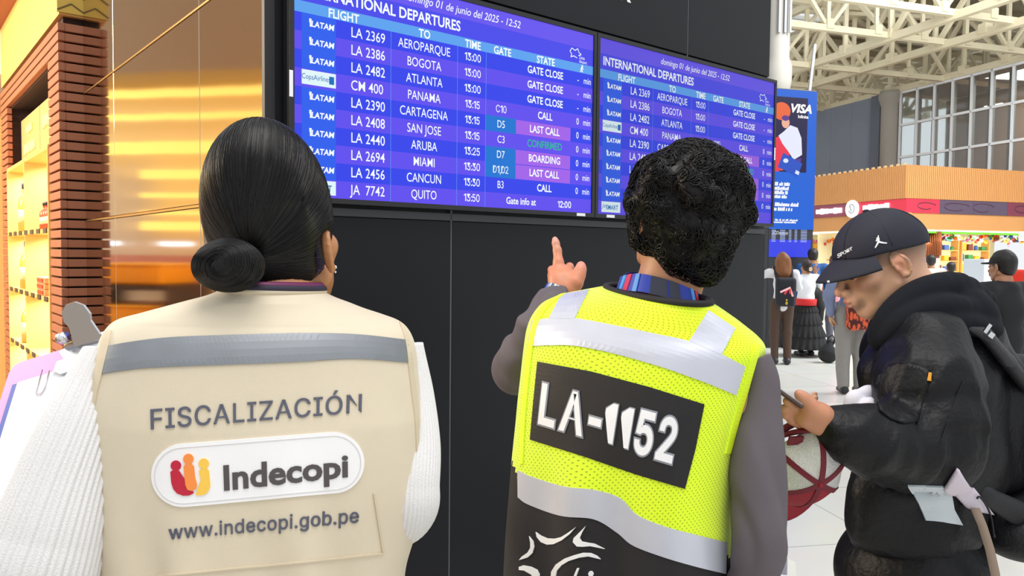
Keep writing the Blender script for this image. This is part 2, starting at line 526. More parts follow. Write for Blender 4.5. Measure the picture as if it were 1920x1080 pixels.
# ---- bronze mirror-finish side of the column
def bronze():
    m = mat('bronze_mirror_steel', '#d3bfa6', .07, metal=1.0)
    nt = m.node_tree; N = nt.nodes; L = nt.links; b = N['Principled BSDF']
    tc = N.new('ShaderNodeTexCoord'); mp = N.new('ShaderNodeMapping'); mp.inputs['Scale'].default_value = (1, 1, .35)
    L.new(tc.outputs['Object'], mp.inputs[0])
    n = N.new('ShaderNodeTexNoise'); n.inputs['Scale'].default_value = 1.6; n.inputs['Detail'].default_value = 1
    L.new(mp.outputs[0], n.inputs['Vector'])
    bp = N.new('ShaderNodeBump'); bp.inputs['Strength'].default_value = .10; bp.inputs['Distance'].default_value = .02
    L.new(n.outputs['Fac'], bp.inputs['Height']); L.new(bp.outputs[0], b.inputs['Normal'])
    return m
M_BRZ = bronze()
gw = thing('wall_bronze', None, None, GP(1.2, 0, 0)); struct(gw)
mb = MB()
T_END = 2.52
for t0, t1 in ((.012, .596), (.596, 1.85), (1.85, T_END)):
    for z0, z1 in ((.1, 1.652), (1.665, 2.335), (2.345, H_COL)):
        a, b = (t0, t1)
        mb.box(GP((a + b) / 2, .006, (z0 + z1) / 2), (b - a - .005, .012, z1 - z0), RG, bev=.0015)
put(struct(mb.build('bronze_panels', M_BRZ)), gw)
mb = MB(); mb.box(GP(1.26, .001, 1.9), (T_END, .006, 3.7), RG)
put(struct(mb.build('panel_backing', mat('joint_dark_bronze', '#4a3a2c', .5))), gw)
mb = MB(); mb.box(GP(1.26, .008, 1.6585), (T_END, .014, .009), RG); mb.box(GP(1.26, .008, 2.34), (T_END, .014, .006), RG)
put(struct(mb.build('trim_3', mat('brushed_brass', '#c9a56f', .3, metal=1.0))), gw)
mb = MB(); mb.box(GP(.004, .004, 1.9), (.02, .03, 3.7), RG)
put(struct(mb.build('corner_trim', mat('black_corner', '#1c1c20', .5))), gw)

# ---- departure screens
SW, SH, SZ = 1.2096, .6804, 1.66219
M_BEZ = mat('display_black_plastic', '#18181c', .35)
E_T = glow('screen_white', '#f4fbff', 1.0)
E_BG = [glow('screen_row_blue', '#3a45ef', .95), glow('screen_row_violet', '#6148f0', .95)]
def screen(s0, label, dim, rows_dim):
    root = thing('departures_display', label, 'screen', WP(s0 + SW / 2, 0, SZ), 'departure screens on the black column')
    n0 = .055
    mb = MB(); mb.box(WP(s0 + SW / 2, n0 / 2 + .004, SZ + SH / 2), (SW + .03, n0 - .018, SH + .03), RW, bev=.004)
    mb.build('housing', M_BEZ, root)
    mb = MB(); e = .015
    for a, b, c, d in ((-e, 0, -e, SH + e), (SW, SW + e, -e, SH + e), (0, SW, -e, 0), (0, SW, SH, SH + e)):
        mb.box(WP(s0 + (a + b) / 2, n0 + .001, SZ + (c + d) / 2), (b - a, .01, d - c), RW)
    mb.build('bezel', M_BEZ, root)
    def R_(u0, u1, v0, v1, n): return [WP(s0 + u * SW, n0 + n, SZ + (1 - v) * SH) for u, v in ((u0, v1), (u1, v1), (u1, v0), (u0, v0))]
    k = dim
    g = lambda nm, c, s=.95: glow('scr%s_%s' % (int(k * 100), nm), c, s * k)
    head, band, r0, r1, cell, white, teal, pink = (g('title', '#4b4cf0'), g('band', '#5fa6f4'), g('blue', '#3746f0'), g('violet', '#6350f4'),
        g('cell', '#2f62f2'), g('white', '#e6fbff'), g('teal', '#1d78d8'), g('pink', '#a565ee'))
    mats = [head, band, r0, r1, cell, white, teal, pink, g('top', '#6a58f4')]
    V, Fc, M = [], [], []
    def rect(u0, u1, v0, v1, m, n=0.0): b = len(V); V.extend(R_(u0, u1, v0, v1, n)); Fc.append([b, b + 1, b + 2, b + 3]); M.append(m)
    rect(0, 1, 0, .085, 8); rect(0, 1, .085, .174, 0); rect(0, 1, .174, .222, 1)
    y = [.222] + [.30 + .0778 * i for i in range(10)]; y[10] = 1.0
    for i in range(10): rect(0, 1, y[i], y[i + 1], 2 + i % 2)
    for i in range(10):
        m = 5 if i == 3 or (i == 9) else 4
        rect(.02, .109, y[i] + (.004 if m == 5 else .0), y[i + 1] - (.012 if m == 5 else .0), m, .0004)
    for i in (4, 6, 7): rect(.573, .685, y[i], y[i + 1], 6, .0004); rect(.685, .905, y[i] + .002, y[i + 1] - .002, 7, .0004)
    for u in (.264, .474, .573): rect(u - .0006, u + .0006, .174, 1, 1, .0005)
    mesh_obj('panel', V, Fc, mats, root, False, M)
    T = {}
    def txt(s, u, v, h, al='c', bold=0.0, col='w', shear=0.0, sx=1.0, space=1.0):
        gr = s[:1].isdigit() and ':' in s or s in ('C10', 'D1,D2')
        q, f = compose(s, bold, .14) if gr else text_geo(s, bold, shear, space); q = q * h * SH * [sx, 1]
        w = q[:, 0].max() + q[:, 0].min() if al == 'c' else (2 * q[:, 0].max() if al == 'r' else 0)
        T.setdefault(col, []).append(([WP(s0 + u * SW + a - w / 2, n0 + .0009, SZ + (1 - v - h / 2) * SH + b) for a, b in q], f))
    txt('INTERNATIONAL DEPARTURES', .017, .125, .047, 'l', .022, sx=.86)
    txt('domingo 01 de junio del 2025 - 12:52', .5, .045, .036, 'c', .004, shear=.25, sx=.88)
    for s, u in (('FLIGHT', .131), ('TO', .366), ('TIME', .526), ('GATE', .632), ('STATE', .799)): txt(s, u, .2, .037, 'c', .022, sx=.84)
    R = [('LA', '2369', 'AEROPARQUE', '13:00', '', 'GATE CLOSE', '-'), ('LA', '2386', 'BOGOTA', '13:00', '', 'GATE CLOSE', '-'),
         ('LA', '2482', 'ATLANTA', '13:00', '', 'GATE CLOSE', '-'), ('CM', '400', 'PANAMA', '13:15', 'C10', 'CALL', '0'),
         ('LA', '2390', 'CARTAGENA', '13:15', 'D5', 'LAST CALL', '0'), ('LA', '2408', 'SAN JOSE', '13:15', 'C3', 'CONFIRMED', '0'),
         ('LA', '2440', 'ARUBA', '13:25', 'D7', 'BOARDING', '0'), ('LA', '2694', 'MIAMI', '13:30', 'D1,D2', 'LAST CALL', '0'),
         ('LA', '2456', 'CANCUN', '13:30', 'B3', 'CALL', '0'), ('JA', '7742', 'QUITO', '13:50', '', '', '')]
    for i, (c, n, to, ti, ga, stt, mn) in enumerate(R):
        v = .262 + .0772 * i
        txt(c, .149, v, .043, 'l', .004, sx=.80); txt(n, .1905 if c != 'CM' else .199, v, .043, 'l', .004, sx=.80)
        txt(to, .367, v, .041, 'c', .002, sx=.76); txt(ti, .526, v, .037, 'c', .006, sx=.80)
        if ga: txt(ga, .629, v, .037, 'c', .0, sx=.80)
        if stt: txt(stt, .799, v, .037, 'c', .02, col='g' if stt == 'CONFIRMED' else 'w', sx=.82)
        if mn: txt(mn, .935, v, .035, 'c', .004, sx=.8); txt('min', .975, v, .034, 'c', .004, sx=.8)
        if i == 3:
            txt('CopaAirlines', .057, v - .006, .022, 'c', .004, col='b', sx=.78)
            T.setdefault('b', []).append((R_(.091, .104, v - .02, v + .014, .001), [[0, 1, 2, 3]]))
        elif i == 9:
            txt('SMART', .07, v + .002, .026, 'c', .016, col='b', sx=.85); txt('Jet', .033, v - .006, .024, 'c', .0, col='b', shear=.3)
        else:
            txt('LATAM', .0745, v, .024, 'c', .03, shear=.12, sx=.95)
            T.setdefault('w', []).append((R_(.039, .045, v - .020, v - .004, .001), [[0, 1, 2, 3]]))
            q = R_(.0405, .0445, v - .004, v + .014, .001); T.setdefault('w', []).append((q, [[0, 1, 2, 3]]))
    txt('Gate info at', .708, .958, .034, 'c', .018, sx=.85); txt('12:00', .883, .96, .034, 'c', .018, sx=.85)
    # airport emblem: angular bird outline with two small words, and the walking figure of the last column
    pts = [(.898, .118), (.906, .098), (.920, .107), (.932, .094), (.936, .112), (.947, .122), (.935, .131), (.929, .146), (.916, .138), (.902, .147), (.906, .130)]
    for i in range(len(pts)):
        a, b = np.array(pts[i]), np.array(pts[(i + 1) % len(pts)])
        if i in (6,): continue
        t = (b - a) * [SW, SH]; t /= np.linalg.norm(t); nn = np.array([-t[1], t[0]]) * .0016 / [SW, SH]
        c4 = [a + nn, a - nn, b - nn, b + nn]
        T['w'].append(([WP(s0 + x * SW, n0 + .0009, SZ + (1 - y_) * SH) for x, y_ in c4], [[0, 1, 2, 3]]))
    txt('Lima', .938, .139, .018, 'l', .004, sx=.85); txt('Airport', .938, .161, .017, 'l', .004, sx=.8)
    for a, b, w in (((.952, .186), (.952, .186), .004), ((.951, .191), (.949, .203), .0035), ((.949, .203), (.953, .215), .0022), ((.949, .203), (.945, .215), .0022), ((.951, .193), (.956, .2), .0018), ((.951, .193), (.946, .199), .0018)):
        a, b = np.array(a), np.array(b); t = (b - a) * [SW, SH]; l = np.linalg.norm(t); t = t / l if l > 1e-6 else np.array([1., 0])
        nn = np.array([-t[1], t[0]]) * w / [SW, SH]; e_ = t * w / [SW, SH]
        T['w'].append(([WP(s0 + x * SW, n0 + .0009, SZ + (1 - y_) * SH) for x, y_ in (a + nn - e_, a - nn - e_, b - nn + e_, b + nn + e_)], [[0, 1, 2, 3]]))
    for c, nm, mm in (('w', 'lettering', g('letters', '#f6fdff', 1.0)), ('g', 'green_lettering', g('letters_green', '#2fb79a')), ('b', 'airline_logos', g('letters_blue', '#1c6fc0'))):
        VV, FF = [], []
        for q, f in T[c]:
            b = len(VV); VV += q; FF += [[i + b for i in p] for p in f]
        o = mesh_obj(nm, VV, FF, mm, root, False); o['kind'] = 'stuff' if False else 'thing'
        del o['kind']
    # paper sticker on the frame
    mb = MB()
    if s0 == 0:
        mb.box(WP(-.0105, n0 + .007, SZ + .47 * SH), (.011, .0012, .075), RW)
        mb.build('sticker', mat('white_label', '#e9e9ee', .6), root); mb = MB()
        mb.box(WP(s0 + SW - .06, n0 + .007, SZ - .0075), (.045, .0012, .011), RW)
    else:
        mb.box(WP(s0 + .07, n0 + .007, SZ - .0075), (.045, .0012, .011), RW)
        mb.box(WP(s0 + SW + .0075, n0 + .007, SZ + .5 * SH), (.009, .0012, .06), RW)
    mb.build('sticker', mat('white_label', '#e9e9ee', .6), root)
screen(0.0, 'larger-looking purple departures screen nearest the bronze wall', 1.0, 0)
screen(SW + .03356, 'dimmer purple departures screen behind the curly-haired man', .80, 0)

# ---- the slatted shop unit on the left
M_SLAT = mat('terracotta_slat', '#9c5f42', .62, noise=.12, nscale=9)
M_GAP = mat('slat_gap_dark', '#2b1610', .8)
M_WOOD = mat('honey_wood', '#e2ab62', .5, noise=.14, nscale=5, stretch=(1, 1, .2))
M_YEL = mat('lit_back_panel', '#fdf0cf', .5, noise=.05, nscale=3)
UN = .135                                                  # shop front stands this far out of the bronze plane
unit = thing('shop_display_unit', 'terracotta slatted shop unit with lit bottle niches beside the bronze wall', 'display unit', GP(3.7, UN, 0))
TA, TB, TC_, TD, TE = T_END, 2.84, 3.76, 4.62, 4.98
ZS = 2.74
mb = MB()
mb.box(GP((TA + TB) / 2 + .01, -.13, 1.37), (TB - TA - .06, .46, 2.74), RG); mb.box(GP((TD + TE) / 2, -.13, 1.37), (TE - TD - .04, .46, 2.74), RG)
mb.box(GP((TB + TD) / 2, -.13, 2.64), (TD - TB, .46, .2), RG)
mb.build('carcass', M_GAP, unit)
mb = MB()                                                   # horizontal slats, front and end face
dz = .052; nsl = int(ZS / dz)
for i in range(nsl):
    z = dz * (i + .5)
    segs = [(TA - .0, TB), (TD, TE)] if z < 2.55 else [(TA - .0, TE)]
    if z < .07: continue
    for a, b in segs:
        mb.box(GP((a + b) / 2, UN - .02, z), (b - a, .035, dz - .010), RG, bev=.004)
    mb.box(GP(TA + .018, UN / 2 - .016, z), (.03, UN - .035, dz - .010), RG, bev=.004)
sl = mb.build('slats', M_SLAT, unit)
mb = MB(); mb.box(GP((TA + TE) / 2, UN - .16, (ZS + 3.2) / 2), (TE - TA, .30, 3.2 - ZS), RG)
mb.build('fascia', M_WOOD, unit)
mb = MB()
for k in range(3): mb.box(GP((TA + TE) / 2, UN + .0 + .012 * k, 3.2 + .03 * k), (TE - TA + .05, .35, .028), RG)
mb.build('cornice', M_SLAT, unit)
mb = MB(); mb.box(GP(TA - .006, UN / 2, 3.0), (.012, UN, .5), RG); mb.build('end_panel', mat('mustard_panel', '#c9a545', .6), unit)
mb = MB()
for k in range(6):
    for q in (0, 1):
        a = GP(TA - .014, .005 + .13 * q, 2.76 + .07 * k); b = GP(TA - .014, .07, 2.80 + .07 * k)
        mb.bar(a, b, .006, .004, up=D2)
mb.build('chevron_lines', mat('chevron_brown', '#5e4a26', .6), unit)
# niches: back, sides, shelves, sign boards, light strips, drawers
NB = -.20
mb = MB(); mb.box(GP((TB + TD) / 2, NB, 1.35), (TD - TB, .02, 2.36), RG); mb.build('niche_back', M_YEL, unit)
mb = MB()
for t in (TB + .012, TC_, TD - .012): mb.box(GP(t, NB + .17, 1.22), (.022, .34, 1.72), RG)
mb.build('niche_divider', M_WOOD, unit)
SHZ = (2.08, 1.61, 1.215, .84, .40)
for z in SHZ:
    mb = MB(); mb.box(GP((TB + TD) / 2, NB + .17, z), (TD - TB - .01, .335, .024), RG); sh = mb.build('shelf', M_WOOD, unit)
    if z in (1.61, 1.215, .84):
        mb = MB()
        for k in range(7): mb.box(GP(TB + .12 + .25 * k, NB + .341, z), (.11, .006, .03), RG)
        mb.build('price_rail', mat('dark_price_tag', '#4a4034', .5), sh)
E_WARM = glow('warm_led', '#fff2d0', 12.0)
for z in SHZ[:4]:
    for a, b in ((TB + .03, TC_ - .03), (TC_ + .03, TD - .03)):
        mb = MB(); mb.box(GP((a + b) / 2, NB + .13, z - .016), (b - a - .25, .05, .008), RG); mb.build('light_strip', E_WARM, unit)
        la = area('niche_led', GP((a + b) / 2, NB + .22, z - .03), GP((a + b) / 2, NB + .10, z - .5), .6, 12, (1.0, .94, .80), .06)
for i, (a, b) in enumerate(((TB + .02, TC_ - .01), (TC_ + .01, TD - .02))):
    mb = MB(); mb.box(GP((a + b) / 2, UN - .10, 2.27), (b - a, .02, .36), RG, bev=.003); sg = mb.build('sign_board', mat('peach_board', '#dca068', .5), unit)
    for j, (w, h, dzz) in enumerate((((.62, .085, .05),), ((.26, .06, .08), (.50, .075, -.05)))[i]):
        # two short lines of pale raised lettering, unreadably small in the photograph
        mb = MB()
        n = 9 if w > .3 else 4
        for k in range(n): 
            x = (a + b) / 2 - w / 2 + w * (k + .5) / n
            mb.box(GP(x, UN - .086, 2.27 + dzz), (w / n * .72, .008, h * (.8 + .2 * ((k * 7) % 3) / 2)), RG, bev=.003)
        mb.build('raised_lettering', mat('pale_yellow_letters', '#ffe98a', .5, emit='#ffd45a', estr=.35), sg)
for a, b in ((TB + .0, TC_ - .005), (TC_ + .005, TD)):
    mb = MB(); mb.box(GP((a + b) / 2, UN - .02, .215), (b - a - .01, .03, .31), RG, bev=.004); dr = mb.build('drawer', M_WOOD, unit)
mb = MB(); mb.box(GP((TB + TD) / 2, UN - .2, .03), (TD - TB, .3, .06), RG); mb.build('plinth', M_GAP, unit)

# bottles and boxes standing in the niches
def bottle_prof(h, r): return [(.001, 0), (r, .004), (r, h * .58), (r * .8, h * .68), (r * .34, h * .76), (r * .32, h * .9), (r * .36, h * .905), (r * .36, h * .93)]
M_BT = mat('amber_bottle', '#e0a24a', .15, spec=.6); M_CAPK = mat('bottle_cap_dark', '#2a2430', .4); M_LBL = mat('bottle_label', '#f0c79a', .6)
M_BR = mat('red_sauce', '#b8482e', .25)
def bottle(t, z, h, r, m, label, grp):
    root = thing('bottle', label, 'bottle', GP(t, NB + .28, z), grp)
    mb = MB(); mb.lathe(bottle_prof(h, r), GP(t, NB + .28, z), 16); mb.build('bottle_body', m, root, True)
    mb = MB(); mb.lathe([(r * .4, 0), (r * .42, h * .11), (r * .38, h * .12)], GP(t, NB + .28, z + h * .885), 12); mb.build('bottle_cap', M_CAPK, root, True)
    mb = MB(); mb.lathe([(r * 1.015, 0), (r * 1.015, h * .26)], GP(t, NB + .28, z + h * .2), 16); mb.build('bottle_label', M_LBL, root, True)
bottle(4.20, 1.622, .34, .043, M_BT, 'tall amber bottle on the top shelf of the left-hand lit niche', 'bottles in the lit shop niches')
bottle(4.14, 1.227, .33, .045, M_BT, 'amber bottle on the middle shelf of the narrower lit niche, above another bottle', 'bottles in the lit shop niches')
bottle(4.12, .852, .31, .045, M_BT, 'amber bottle on the lowest lit shelf, just above the clipboard', 'bottles in the lit shop niches')
for i in range(4):
    bottle(3.12 + .085 * i, 1.622, .17, .030, M_BR, 'small dark-capped red bottle, %s from the slatted pillar on the top niche shelf' % ('first', 'second', 'third', 'fourth')[i], 'small red bottles on the top niche shelf')
for i in range(3):
    root = thing('gift_box', 'flat red and cream box, %s of the stack on the middle niche shelf' % ('bottom', 'middle', 'topmost')[i], 'box', GP(3.22, NB + .23, 1.228 + .036 * i), 'flat boxes stacked on the middle niche shelf')
    mb = MB(); mb.box(GP(3.22 + .01 * (i % 2), NB + .23, 1.245 + .036 * i), (.30, .2, .034), RG, bev=.003); mb.build('box_body', mat('cream_box', '#d98b62', .6), root)
    mb = MB(); mb.box(GP(3.22 + .01 * (i % 2), NB + .332, 1.245 + .036 * i), (.2, .006, .02), RG); mb.build('box_label', M_BR, root)

# ---- a further shelf unit seen at the left edge, and the shop across the hall that the bronze reflects
def far_shelf(t0, t1, n_out, label, cols):
    root = thing('shelf_unit', label, 'shelf', GP((t0 + t1) / 2, n_out, 0))
    mb = MB(); mb.box(GP((t0 + t1) / 2, n_out - .2, 1.4), (t1 - t0, .04, 2.8), RG)
    mb.build('back_board', mat('brown_board', '#7d4a2a', .6), root)
    for z in (.32, .75, 1.2, 1.65, 2.1, 2.5):
        mb = MB(); mb.box(GP((t0 + t1) / 2, n_out, z), (t1 - t0, .4, .03), RG); s = mb.build('shelf', M_WOOD, root)
        mb = MB(); mb.box(GP((t0 + t1) / 2, n_out + .05, z - .02), (t1 - t0 - .1, .04, .01), RG); mb.build('light_strip', glow('warm_led_soft', '#ffd9a0', 2.2), s)
    for t in (t0, t1):
        mb = MB(); mb.box(GP(t, n_out, 1.3), (.04, .42, 2.6), RG); mb.build('side_panel', M_WOOD, root)
far_shelf(5.55, 7.4, .25, 'brown lit shelf unit further back in the shop at the left edge', 0)
cs = ['#c23a2c', '#f4e9d8', '#2b2530', '#d89a3a', '#8a3f2a']
names = {'#c23a2c': 'red', '#f4e9d8': 'cream', '#2b2530': 'black', '#d89a3a': 'ochre', '#8a3f2a': 'brown'}
ordn = ['first', 'second', 'third', 'fourth', 'fifth', 'sixth']
for zi, (z, zn) in enumerate(((.335, 'lowest'), (.765, 'second'), (1.215, 'third'), (1.665, 'fourth'))):
    for k in range(6):
        c = cs[(k * 3 + zi * 2) % 5]; h = .16 + .12 * ((k * 5 + zi) % 3) / 2; t = 5.72 + .3 * k
        mb = MB(); mb.lathe([(.07, 0), (.085, h * .2), (.085, h * .8), (.05, h)], GP(t, .28, z), 12)
        o = mb.build('jar', mat('jar_' + names[c], c, .35), None, True)
        tag(o, '%s jar, %s along the %s shelf at the left edge' % (names[c], ordn[k], zn), 'jar', 'jars on the far shop shelves')
mb = MB(); mb.box(GP(6.5, .05, 2.9 + .6), (5, .1, 1.2), RG)
struct(mb.build('wall_shop', mat('peach_plaster', '#f0d3b8', .8)))

# shop front across the hall on the far left; the bronze wall mirrors it
fx = -8.6
shopf = thing('arcade_store', 'long warm-lit store across the hall, seen mirrored in the bronze wall', 'shop', (fx, 6.5, 0))
mb = MB(); mb.box((fx - .3, 6.6, 2.4), (.1, 9, 4.8)); mb.build('back_wall', mat('tan_plaster', '#ecd8bd', .8), shopf)
mb = MB(); mb.box((fx + .1, 6.6, 4.6), (1.0, 9, 1.4)); mb.build('fascia', mat('taupe_fascia', '#a9927a', .7), shopf)
E_AMB = glow('amber_cove_light', '#ffdc78', 2.2)
for z, w, a, b in ((3.75, .09, 2, 11), (3.42, .07, 2, 11), (2.98, .16, 2, 11), (2.6, .12, 2, 8.6), (2.3, .06, 2, 8.6), (2.05, .05, 2, 8.6), (1.86, .12, 2, 8.6)):
    mb = MB(); mb.box((fx + .0, (a + b) / 2, z), (.12, b - a, w)); mb.build('light_strip', E_AMB, shopf)
mb = MB(); mb.box((fx + .2, 6.6, 1.25), (.06, 8, .38)); mb.build('banner', mat('salmon_banner', '#d88a78', .6), shopf)
mb = MB()
for k in range(6): mb.box((fx + .35, 3.4 + 1.1 * k, 1.60), (.05, .5, .06))
mb.build('spot_lamp', glow('cool_white_spot', '#dfeaff', 3.0), shopf)
CY = 7.65
for z, nm in ((1.081, 'upper'), (.571, 'lower')):
    root = thing('crate', 'orange plastic crate, %s of the two mirrored in the bronze wall' % nm, 'crate', (fx + 1.2, CY, z), 'orange crates at the shop across the hall')
    mb = MB(); mb.box((fx + 1.2, CY, z + .12), (.8, 1.0, .24), bev=.03); mb.build('crate_body', mat('orange_plastic', '#f29a12', .35), root)
    mb = MB(); mb.box((fx + 1.2, CY, z + .25), (.84, 1.04, .03), bev=.01); mb.build('crate_rim', mat('orange_rim', '#ffb02c', .35), root)
root = thing('counter', 'dark open counter holding the orange crates across the hall', 'counter', (fx + 1.2, CY, 0))
for z in (1.05, .54): mb = MB(); mb.box((fx + 1.2, CY, z), (.95, 1.3, .06)); mb.build('counter_shelf', mat('dark_counter', '#3c2a24', .5), root)
for y in (-.64, .64): mb = MB(); mb.box((fx + 1.2, CY + y, .51), (.95, .05, 1.02)); mb.build('counter_side', mat('dark_counter', '#3c2a24', .5), root)
# ================================================================== THE FAR HALL
M_CRM = mat('cream_steel', '#d8cfb4', .55, noise=.06, nscale=2)
M_CRM2 = mat('cream_deck', '#b9ae94', .7, noise=.1, nscale=1)
# roof deck (ribbed) with an open skylight over the truss crossing
mb = MB()
def deck(u0, u1, v0, v1, z=13.2):
    mb.box(HP((u0 + u1) / 2, (v0 + v1) / 2, z), (u1 - u0, v1 - v0, .15), RH)
    for k in range(int((v1 - v0) / 1.6)): mb.box(HP((u0 + u1) / 2, v0 + 1.6 * k + .8, z - .2), (u1 - u0, .22, .3), RH)
deck(9, 17.5, 16, 70); deck(17.5, 26.5, 37, 70); deck(26.5, 44, 16, 70); deck(17.5, 26.5, 16, 19.5)
struct(mb.build('ceiling', M_CRM2))
mb = MB()
for k in range(6): mb.bar(HP(17.5, 20.5 + 3 * k, 13.3), HP(26.5, 20.5 + 3 * k, 13.3), .12, .2)
for k in range(3): mb.bar(HP(19.7 + 2.3 * k, 19.5, 13.3), HP(19.7 + 2.3 * k, 37, 13.3), .1, .2)
struct(mb.build('window_2', mat('white_glazing_bar', '#e9ece8', .5)))

def truss(name, a, b, zb, zt, n, label, w=.22, m=M_CRM):
    """flat truss from a to b (hall plan points): chords, posts, diagonals"""
    root = thing(name, None, None, a + UP * zb); struct(root)
    a, b = np.asarray(a), np.asarray(b)
    mb = MB(); mb.bar(a + UP * zb, b + UP * zb, w, w * 1.1); put(struct(mb.build('bottom_chord', m)), root)
    mb = MB(); mb.bar(a + UP * zt, b + UP * zt, w, w * 1.1); put(struct(mb.build('top_chord', m)), root)
    mb = MB()
    for i in range(n + 1):
        p = a + (b - a) * i / n
        mb.bar(p + UP * zb, p + UP * zt, w * .62, w * .62)
        mb.box(p + UP * (zb + .14), (.5 * w + .2, .5 * w + .2, .34), RH)
        if i < n:
            q = a + (b - a) * (i + 1) / n
            if i % 2: mb.bar(p + UP * zb, q + UP * zt, w * .62, w * .62)
            else: mb.bar(p + UP * zt, q + UP * zb, w * .62, w * .62)
    put(struct(mb.build('web', m)), root)
for i, (u, zb, v0, v1, n) in enumerate(((21.8, 9.5, 16, 46, 13), (24.4, 9.5, 17, 47, 14), (29.0, 9.55, 18, 47, 14), (34.5, 9.6, 18, 47, 12))):
    truss('roof_truss', HP(u, v0, 0), HP(u, v1, 0), zb, zb + 2.5, n, None, .24)
for i, (v, u0, u1, zb) in enumerate(((20.2, 15, 36, 9.6), (23.0, 17, 36, 9.6), (27.3, 18, 36, 9.5), (30.5, 20, 36, 9.5), (35, 19, 36, 9.5), (40, 19, 38, 9.5))):
    truss('cross_truss', HP(u0, v, 0), HP(u1, v, 0), zb, zb + 2.6, int((u1 - u0) / 2.1), None, .20)
for v in (24.5, 33):
    mb = MB(); mb.bar(HP(20, v, 11.2), HP(27.5, v + 6, 12.6), .14); mb.bar(HP(27.5, v, 11.2), HP(20, v + 6, 12.6), .14)
    struct(mb.build('roof_brace', M_CRM))
for i in range(11):                                               # purlins under the deck
    mb = MB(); mb.bar(HP(9, 18 + 4 * i, 12.8), HP(44, 18 + 4 * i, 12.8), .16, .3)
    struct(mb.build('roof_purlin', M_CRM2))

# round concrete column by the black column's edge
M_CON = mat('painted_concrete', '#9d9992', .7, noise=.06, nscale=2)
def round_col(name, base, prof):
    mb = MB(); mb.lathe(prof, base, 32)
    return struct(mb.build(name, M_CON, None, True))
pc = P(1456, 200, 19.0); 
round_col('column_concrete', (pc[0], pc[1], 0), [(.27, 0), (.27, 5.55), (.30, 5.58), (.34, 5.8), (.34, 6.15), (.27, 6.36), (.27, 13)])
mb = MB()
for dx in (-.08, .06, .18): mb.bar((pc[0] + dx, pc[1] - .3, 6.9), (pc[0] + dx, pc[1] - .3, 9), .05)
mb.bar((pc[0] + .5, pc[1] - .4, 3.9), (pc[0] + .75, pc[1] - .4, 6.6), .06)
struct(mb.build('trim_4', mat('grey_pipe', '#8d9096', .5)))

# grey cladding, white pier and glazed wall above the shop
UW = 29.0
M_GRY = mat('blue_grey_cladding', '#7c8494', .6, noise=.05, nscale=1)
gwall = thing('wall_far', None, None, HP(UW, 35, 0)); struct(gwall)
mb = MB()
for k in range(6): mb.box(HP(UW, 31.3 + 1.5 * k + .75, 7.1), (.25, 1.49, 4.7), RH)
put(struct(mb.build('cladding_panels', M_GRY)), gwall)
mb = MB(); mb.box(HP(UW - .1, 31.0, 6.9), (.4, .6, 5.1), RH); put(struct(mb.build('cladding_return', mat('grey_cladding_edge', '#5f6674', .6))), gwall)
mb = MB(); mb.lathe([(.42, 0), (.42, 8.8), (.55, 9.2), (.55, 9.5)], HP(UW - .1, 30.25, 0), 28); struct(mb.build('column_pier', M_CON, None, True))
cw = thing('window_1', None, None, HP(UW, 24, 0)); struct(cw)
V0, V1 = 14.5, 29.7
mb = MB(); n = int((V1 - V0) / .97)
for k in range(n + 1): mb.box(HP(UW, V1 - .97 * k, 6.95), (.14, .085, 4.9), RH)
for z in (9.36, 7.82, 6.30, 4.8): mb.box(HP(UW, (V0 + V1) / 2, z), (.14, V1 - V0, .11), RH)
put(struct(mb.build('mullions', mat('white_mullion', '#e4e8ec', .45))), cw)
mb = MB(); mb.box(HP(UW + .02, (V0 + V1) / 2, 6.95), (.02, V1 - V0, 4.9), RH)
gl = mat('far_glass', '#dfe8ea', .05, trans=.9, spec=.5); put(struct(mb.build('glass', gl)), cw)
# the room behind the glazing: brown back wall, floor, perforated posts, lamps
mb = MB(); mb.box(HP(UW + 4.2, 22, 7), (.1, 18, 5), RH); struct(mb.build('wall_back', mat('brown_inner_wall', '#a07c54', .7, noise=.3, nscale=.8)))
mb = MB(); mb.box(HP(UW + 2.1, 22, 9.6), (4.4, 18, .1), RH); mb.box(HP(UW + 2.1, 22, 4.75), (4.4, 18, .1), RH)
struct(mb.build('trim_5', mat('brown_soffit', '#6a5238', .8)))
mb = MB()
for k in range(n): mb.box(HP(UW + .7, V1 - .97 * k - .35, 7), (.2, .2, 4.8), RH)
struct(mb.build('trim_6', mat('perforated_grey_post', '#6d6a64', .6, noise=.5, nscale=14)))
for k in range(5):
    mb = MB(); mb.box(HP(UW + 3.2, 27.5 - 2.6 * k, 8.6 - .5 * (k % 2)), (.1, .9, .06), RH)
    o = mb.build('ceiling_lamp', glow('upper_lamp', '#fff6e6', 3)); tag(o, 'slim lit lamp behind the upper glazed wall, %s from the white pier' % ordn[k], 'lamp', 'lamps behind the upper glazing')

area('upper_room_fill', HP(UW + 2.4, 22, 9.4), HP(UW + 2.6, 22, 5), 8, 700, (1, .93, .82), 3)  # added area light without a fixture, brightens the brown wall behind the glass
